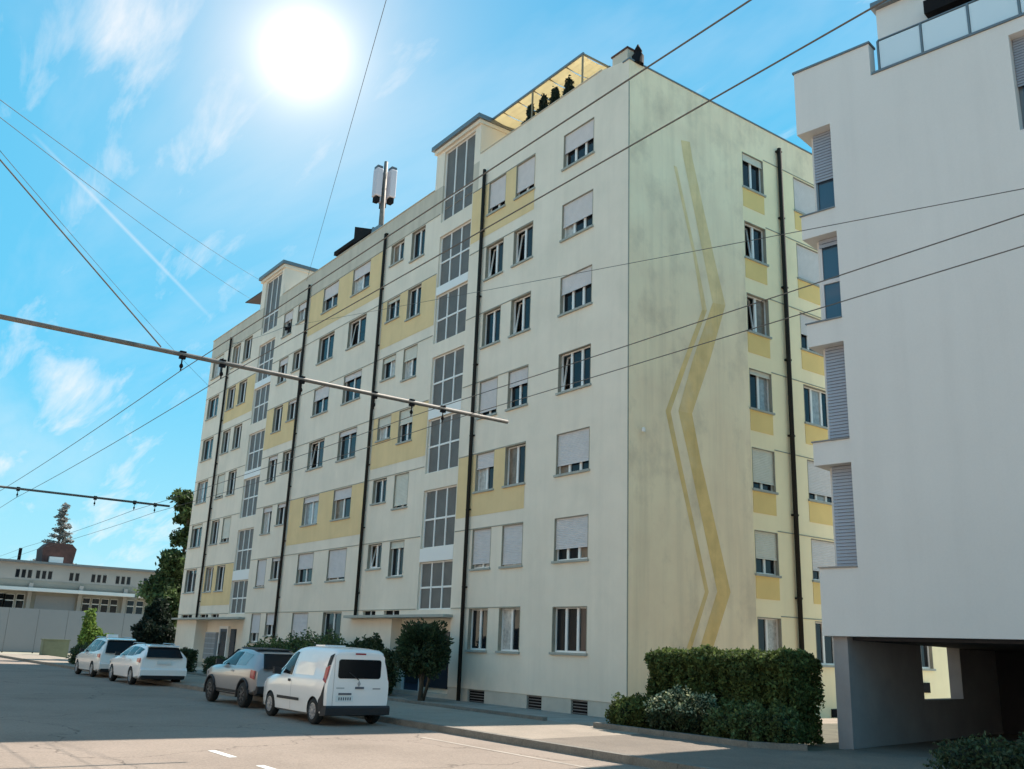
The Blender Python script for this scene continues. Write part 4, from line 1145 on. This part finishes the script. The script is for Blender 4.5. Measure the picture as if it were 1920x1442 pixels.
# --- white panel van
van_x, van_y = -3.70, -8.40                     # nose
vr = car_root('delivery_van', van_x, van_y, 'white panel van with dark rear window and black bumper parked at the kerb', 'van')
st = [(0.00, .42, .62, .72, .40, .46, .40, 0), (.06, .28, .70, .82, .66, .72, .62, 0), (.30, .22, .86, .97, .82, .86, .78, 0), (.70, .20, .97, 1.06, .86, .90, .80, 0), (1.00, .20, 1.02, 1.13, .87, .905, .78, 0),
      (1.30, .20, 1.04, 1.42, .875, .91, .70, 0), (1.62, .20, 1.06, 1.68, .88, .912, .68, 0), (1.95, .20, 1.07, 1.79, .88, .914, .69, 0), (2.4, .20, 1.08, 1.835, .885, .915, .71, 0), (3.0, .20, 1.08, 1.84, .885, .915, .73, 0),
      (3.6, .21, 1.08, 1.825, .885, .915, .735, 0), (4.0, .24, 1.08, 1.80, .88, .91, .735, 0), (4.15, .27, 1.08, 1.77, .86, .895, .72, -.02), (4.21, .32, 1.07, 1.72, .82, .86, .69, -.04)]
van = Car(st); AX = (.86, 3.56)
b = cp('body', van.body(), 'car_white', vr); cut_arches(b, AX, .345, .31, .89); set_smooth(b)
wheels(vr, AX, .80, .31, .20, 'rim', 10)
for sg in (1, -1):
    f = cp('front_door_glass', van.patch(1.22, 2.12, pl((0, 1.14), (1, 1.10)), pl((0, 1.17), (.55, 1.60), (.8, 1.68), (1, 1.67)), sg, 10), 'car_glass', vr)
    cp('side_blank_panel', van.patch(2.30, 3.42, pl((0, 1.13), (1, 1.14)), pl((0, 1.66), (1, 1.64)), sg, 8, off=.003), 'print_blue' if False else 'car_white', vr)
    cp('rub_strip', van.patch(1.35, 2.75, pl((0, .50), (1, .50)), pl((0, .57), (1, .57)), sg, 8, 2, .014), 'trim_black', vr)
    cp('rear_corner_cladding', van.patch(3.86, 4.13, pl((0, .24), (1, .30)), pl((0, .58), (.5, .70), (1, 1.0)), sg, 6, 5, .010), 'trim_black', vr)
    cp('tail_lamp', van.patch(4.00, 4.165, pl((0, 1.06), (1, .98)), pl((0, 1.34), (1, 1.40)), sg, 4, 5, .012), 'lamp_red', vr)
    cp('tail_lamp_top', van.patch(4.03, 4.165, pl((0, 1.36), (1, 1.41)), pl((0, 1.62), (1, 1.68)), sg, 4, 4, .008), 'trim_black', vr)
    cp('mirror', MB().hexa([(-1.28, sg * .90, 1.08), (-1.44, sg * .90, 1.08), (-1.42, sg * 1.08, 1.10), (-1.30, sg * 1.08, 1.10), (-1.28, sg * .88, 1.26), (-1.44, sg * .88, 1.26), (-1.42, sg * 1.08, 1.27), (-1.30, sg * 1.08, 1.27)]), 'trim_black', vr)
    cp('door_handle', MB().box(-2.12, -1.98, sg * .905 - .02, sg * .905 + .02, .94, 1.0), 'trim_black', vr)
    cp('door_seam', van.patch(2.19, 2.20, pl((0, .28), (1, .28)), pl((0, 1.70), (1, 1.70)), sg, 1, 10, .002), 'print', vr)
    cp('headlamp', van.patch(.10, .46, pl((0, .66), (1, .74)), pl((0, .72), (1, .90)), sg, 4, 3, .008), 'lamp_clear', vr)
ws = MB(); 
ws.quad((-1.05, .74, 1.14), (-1.05, -.74, 1.14), (-1.80, -.60, 1.735), (-1.80, .60, 1.735)); cp('windscreen', ws, 'car_glass', vr)
RX = -4.215
cp('tailgate', MB().prism(rrect(-.70, .70, .44, 1.66, .09), RX - .006, RX + .02, 'x'), 'car_white', vr)
cp('rear_glass', MB().prism(rrect(-.60, .60, 1.10, 1.55, .07), RX - .016, RX - .004, 'x'), 'car_glass', vr)
rw_ = cp('rear_wiper', MB().tube([(RX - .03, .02, 1.07), (RX - .03, .30, 1.24)], .012, 6), 'trim_black', vr)
cp('tailgate_seam', MB().box(RX - .009, RX - .0065, .698, .704, .46, 1.64), 'print', vr)
cp('gate_handle', MB().box(RX - .03, RX - .005, -.14, .10, .86, .91), 'print', vr)
cp('emblem', MB().prism([(0, 1.055), (-.045, .98), (0, .905), (.045, .98)], RX - .02, RX - .0065, 'x'), 'rim', vr)
pk = cp('number_plate', MB().box(RX - .015, RX - .0065, .14, .62, .56, .70), 'plate', vr)
for i in range(6): cp('plate_character', MB().box(RX - .018, RX - .0155, .20 + i * .062, .235 + i * .062, .595, .665), 'print', vr, parent=pk)
cp('plate_light', MB().box(RX - .03, RX - .0065, .20, .55, .72, .765), 'print', vr)
cp('badge_left', MB().box(RX - .011, RX - .0065, .40, .62, .865, .89), 'rim', vr); cp('badge_right', MB().box(RX - .011, RX - .0065, -.62, -.40, .85, .885), 'rim', vr)
cp('bumper', MB().prism([(RX - .07, .26), (RX - .08, .42), (RX - .04, .47), (RX + .24, .47), (RX + .24, .22)], -.895, .895, 'y'), 'trim_black', vr)
cp('brake_light', MB().box(RX - .012, RX + .02, -.14, .14, 1.665, 1.70), 'lamp_red', vr)
cp('front_bumper', MB().box(-.16, .03, -.72, .72, .24, .52), 'trim_black', vr)
cp('roof_vent', MB().box(-2.75, -2.2, -.3, .3, 1.835, 1.87), 'car_white', vr)

vr.scale = (.90, .88, .905); vr.location = (-3.40, -8.495, ZR)

# --- pale two-tone hatchback with raised stance
hr = car_root('hatchback', -8.75, -8.02, 'pale silver hatchback with dark arches and round red tail lamp ahead of the van')
st = [(0.00, .45, .60, .70, .42, .50, .42, 0), (.08, .34, .72, .84, .70, .76, .66, 0), (.35, .30, .88, .97, .82, .86, .76, 0), (.75, .29, .95, 1.03, .85, .885, .78, 0), (1.15, .29, .97, 1.07, .86, .89, .76, 0),
      (1.50, .29, .98, 1.32, .865, .893, .64, 0), (1.85, .29, .99, 1.49, .87, .895, .60, 0), (2.3, .29, 1.00, 1.525, .87, .895, .61, 0), (2.9, .29, 1.01, 1.50, .87, .895, .61, 0), (3.35, .30, 1.02, 1.43, .87, .89, .60, 0),
      (3.70, .34, 1.02, 1.36, .86, .875, .57, -.35), (3.92, .40, 1.00, 1.28, .83, .85, .54, -.75), (4.05, .46, .96, 1.16, .78, .80, .50, -1.1)]
hb = Car(st); AX = (.80, 3.32)
b = cp('body', hb.body(), 'car_silver', hr); cut_arches(b, AX, .365, .33, .875); set_smooth(b)
wheels(hr, AX, .80, .33, .21, 'rim_dark', 8)
for sg in (1, -1):
    cp('front_door_glass', hb.patch(1.45, 2.50, pl((0, 1.06), (1, 1.06)), pl((0, 1.09), (.35, 1.36), (.6, 1.42), (1, 1.42)), sg, 10), 'car_glass', hr)
    cp('rear_quarter_glass', hb.patch(2.60, 3.22, pl((0, 1.07), (1, 1.08)), pl((0, 1.42), (1, 1.36)), sg, 6), 'car_glass_pale', hr)
    cp('sill_cladding', hb.patch(1.20, 2.92, pl((0, .30), (1, .30)), pl((0, .42), (1, .42)), sg, 8, 2, .012), 'trim_black', hr)
    cp('tail_lamp', hb.patch(3.74, 3.98, pl((0, .78), (1, .74)), pl((0, .98), (1, .96)), sg, 5, 5, .02), 'lamp_red', hr)
    for ax in AX:
        m = MB(); pts = []
        for k_ in range(15):
            a = math.radians(-12 + 204 * k_ / 14); pts.append((-ax + .40 * math.cos(a), sg * (.895), .33 + .40 * math.sin(a)))
        m.tube(pts, .035, 6)
        cp('arch_cladding', m, 'trim_black', hr, True)
    cp('mirror', MB().hexa([(-1.45, sg * .88, 1.05), (-1.60, sg * .88, 1.05), (-1.58, sg * 1.05, 1.06), (-1.47, sg * 1.05, 1.06), (-1.45, sg * .86, 1.19), (-1.60, sg * .86, 1.19), (-1.58, sg * 1.05, 1.20), (-1.47, sg * 1.05, 1.20)]), 'trim_black', hr)
    cp('door_handle', MB().box(-2.55, -2.38, sg * .895 - .02, sg * .895 + .02, .89, .93), 'rim', hr)
    cp('headlamp', hb.patch(.12, .42, pl((0, .66), (1, .74)), pl((0, .76), (1, .90)), sg, 4, 3, .008), 'lamp_clear', hr)
cp('windscreen', MB().quad((-1.20, .74, 1.085), (-1.20, -.74, 1.085), (-1.80, -.56, 1.485), (-1.80, .56, 1.485)), 'car_glass', hr)
cp('rear_glass', MB().hexa([(-4.00, -.62, 1.02), (-4.00, .62, 1.02), (-3.98, .62, 1.02), (-3.98, -.62, 1.02), (-3.62, -.50, 1.40), (-3.62, .50, 1.40), (-3.58, .50, 1.40), (-3.58, -.50, 1.40)]), 'car_glass', hr)
cp('roof_panel', MB().hexa([(-3.2, -.52, 1.475), (-3.2, .52, 1.475), (-1.95, .52, 1.515), (-1.95, -.52, 1.515), (-3.2, -.5, 1.505), (-3.2, .5, 1.505), (-1.95, .5, 1.545), (-1.95, -.5, 1.545)]), 'trim_black', hr)
cp('rear_bumper', MB().prism([(-3.96, .34), (-4.12, .40), (-4.13, .56), (-3.9, .60)], -.80, .80, 'y'), 'trim_black', hr)
cp('number_plate', MB().box(-4.10, -4.075, -.25, .25, .72, .83), 'plate', hr)

# --- white estate car
def estate(name, xn, yc, label, roofz, paint, lamp, rear_pale):
    er = car_root(name, xn, yc, label); k_ = roofz
    st = [(0.00, .42, .58, .68, .45, .52, .44, 0), (.08, .28, .68, .80, .72, .78, .68, 0), (.40, .22, .80, .90, .84, .87, .76, 0), (.90, .21, .88, .96, .87, .90, .78, 0), (1.30, .21, .92, 1.01, .875, .905, .76, 0),
          (1.75, .21, .94, lerp(1.0, k_, .62), .88, .908, .66, 0), (2.10, .21, .95, k_ - .05, .88, .91, .61, 0), (2.6, .21, .96, k_, .88, .91, .62, 0), (3.3, .21, .97, k_ - .01, .88, .91, .62, 0), (3.9, .23, .99, k_ - .04, .88, .905, .61, 0),
          (4.25, .27, 1.0, k_ - .09, .87, .885, .59, -.25), (4.45, .33, 1.0, k_ - .17, .84, .855, .57, -.55), (4.54, .40, .97, k_ - .28, .80, .815, .55, -.8)]
    ec = Car(st); AX = (.88, 3.58)
    b = cp('body', ec.body(), paint, er); cut_arches(b, AX, .345, .315, .885); set_smooth(b)
    wheels(er, AX, .80, .315, .20, 'rim', 7)
    for sg in (1, -1):
        cp('front_door_glass', ec.patch(1.75, 2.65, pl((0, .99), (1, 1.01)), pl((0, 1.02), (.4, k_ - .16), (1, k_ - .10)), sg, 10), 'car_glass', er)
        cp('rear_door_glass', ec.patch(2.72, 3.50, pl((0, 1.01), (1, 1.03)), pl((0, k_ - .10), (1, k_ - .11)), sg, 6), 'car_glass', er)
        cp('cargo_glass', ec.patch(3.58, 4.12, pl((0, 1.04), (1, 1.12)), pl((0, k_ - .12), (1, k_ - .18)), sg, 6), 'car_glass', er)
        cp('tail_lamp', ec.patch(4.20, 4.50, pl((0, .84), (1, .80)), pl((0, .95), (1, .96)), sg, 5, 4, .016), lamp, er)
        cp('mirror', MB().hexa([(-1.72, sg * .90, .98), (-1.88, sg * .90, .98), (-1.86, sg * 1.07, .99), (-1.74, sg * 1.07, .99), (-1.72, sg * .88, 1.11), (-1.88, sg * .88, 1.11), (-1.86, sg * 1.07, 1.12), (-1.74, sg * 1.07, 1.12)]), 'trim_black', er)
        for xx in (2.52, 3.38): cp('door_handle', MB().box(-xx - .1, -xx + .08, sg * .91 - .02, sg * .91 + .02, .87, .90), paint, er)
        cp('headlamp', ec.patch(.12, .50, pl((0, .60), (1, .68)), pl((0, .68), (1, .82)), sg, 4, 3, .008), 'lamp_clear', er)
        cp('roof_rail', MB().tube([(-2.2, sg * .56, k_ - .02), (-2.3, sg * .56, k_ + .03), (-3.7, sg * .55, k_ + .02), (-3.85, sg * .55, k_ - .05)], .016, 6), 'rim', er)
    cp('windscreen', MB().quad((-1.33, .76, 1.02), (-1.33, -.76, 1.02), (-2.04, -.58, k_ - .05), (-2.04, .58, k_ - .05)), 'car_glass', er)
    cp('rear_glass', MB().hexa([(-4.56, -.66, 1.00), (-4.56, .66, 1.00), (-4.48, .66, 1.00), (-4.48, -.66, 1.00), (-4.29, -.55, k_ - .11), (-4.29, .55, k_ - .11), (-4.18, .55, k_ - .11), (-4.18, -.55, k_ - .11)]), rear_pale, er)
    cp('rear_spoiler', MB().hexa([(-4.36, -.56, k_ - .09), (-4.36, .56, k_ - .09), (-4.05, .58, k_ - .05), (-4.05, -.58, k_ - .05), (-4.36, -.56, k_ - .06), (-4.36, .56, k_ - .06), (-4.05, .58, k_ - .02), (-4.05, -.58, k_ - .02)]), paint, er)
    cp('rear_bumper', MB().prism([(-4.40, .26), (-4.62, .36), (-4.63, .56), (-4.5, .66), (-4.3, .66)], -.84, .84, 'y'), paint, er)
    cp('lower_bumper', MB().prism([(-4.38, .22), (-4.60, .25), (-4.64, .37), (-4.3, .37)], -.78, .78, 'y'), 'trim_black', er)
    cp('number_plate', MB().box(-4.57, -4.545, -.26, .26, .76, .87), 'plate', er)
    return er
estate('estate_car', -21.0, -7.72, 'white estate car with dark red tail lamps parked beside the box hedge', 1.46, 'car_white', 'lamp_red', 'car_glass')
e2 = estate('estate_car', -27.4, -7.60, 'taller white car with roof sign, farthest in the parked row', 1.62, 'car_white_warm', 'lamp_red', 'car_glass')
put('roof_sign', MB().prism([(-2.75, 1.62), (-2.45, 1.62), (-2.5, 1.76), (-2.7, 1.76)], -.22, .22).mesh('roof_sign', 'car_white'), e2, local=True)

# ------------------------------------------------------------------ unseen houses across the road, added to bounce warm light onto the facade
def added_house(x0, x1, h, wallm, label, floors, seed):
    yf = -28.5; yb = -39.0; hr_ = random.Random(seed)
    r = empty('added_house', ((x0 + x1) / 2, yf, -.1), label, 'house', 'added bounce light houses across the road')
    n = int((x1 - x0) / 3.0); st_ = (x1 - x0) / n; fh = h / floors; oo = []
    for k_ in range(floors):
        for i in range(n):
            xa = x0 + st_ * (i + .5) - .6; oo.append((xa, xa + 1.2, k_ * fh + .95, k_ * fh + 2.4, .2))
    PH = lambda s_, d, z: (s_, yf - d, z)
    m = MB(); wall_cells(m, x0, x1, -.1, h, oo, PH)
    for x in (x0, x1): m.quad((x, yf, -.1), (x, yb, -.1), (x, yb, h), (x, yf, h))
    m.quad((x0, yb, -.1), (x1, yb, -.1), (x1, yb, h), (x0, yb, h)); m.build('wall', wallm, r)
    m = MB(); ym = (yf + yb) / 2; hr2 = h + 3.6
    m.add([(x0 - .4, yf + .5, h - .05), (x1 + .4, yf + .5, h - .05), (x1 + .4, ym, hr2), (x0 - .4, ym, hr2), (x0 - .4, yb - .5, h - .05), (x1 + .4, yb - .5, h - .05)],
          [(0, 1, 2, 3), (3, 2, 5, 4), (0, 3, 4), (1, 5, 2), (0, 4, 5, 1)]); m.build('roof', 'roof_tile', r)
    for a, b, c_, d_, _ in oo: window(r, b, yf, c_, round(b - a, 3), round(d_ - c_, 3), 2, hr_.choice([0, 0, 0, .3, .6]), math.pi, None)
    return r
added_house(-62, -40, 10.5, 'render_cream', 'added unseen cream three storey house across the road, farthest along', 3, 1)
added_house(-36, -14, 12.0, 'render_rose', 'added unseen rose rendered house across the road facing the far entrance', 4, 2)
added_house(-10, 12, 11.5, 'render_cream', 'added unseen cream four storey house across the road facing the near entrance', 4, 3)
added_house(16, 38, 12.0, 'render_rose', 'added unseen rose rendered house across the road behind the viewpoint', 4, 4)
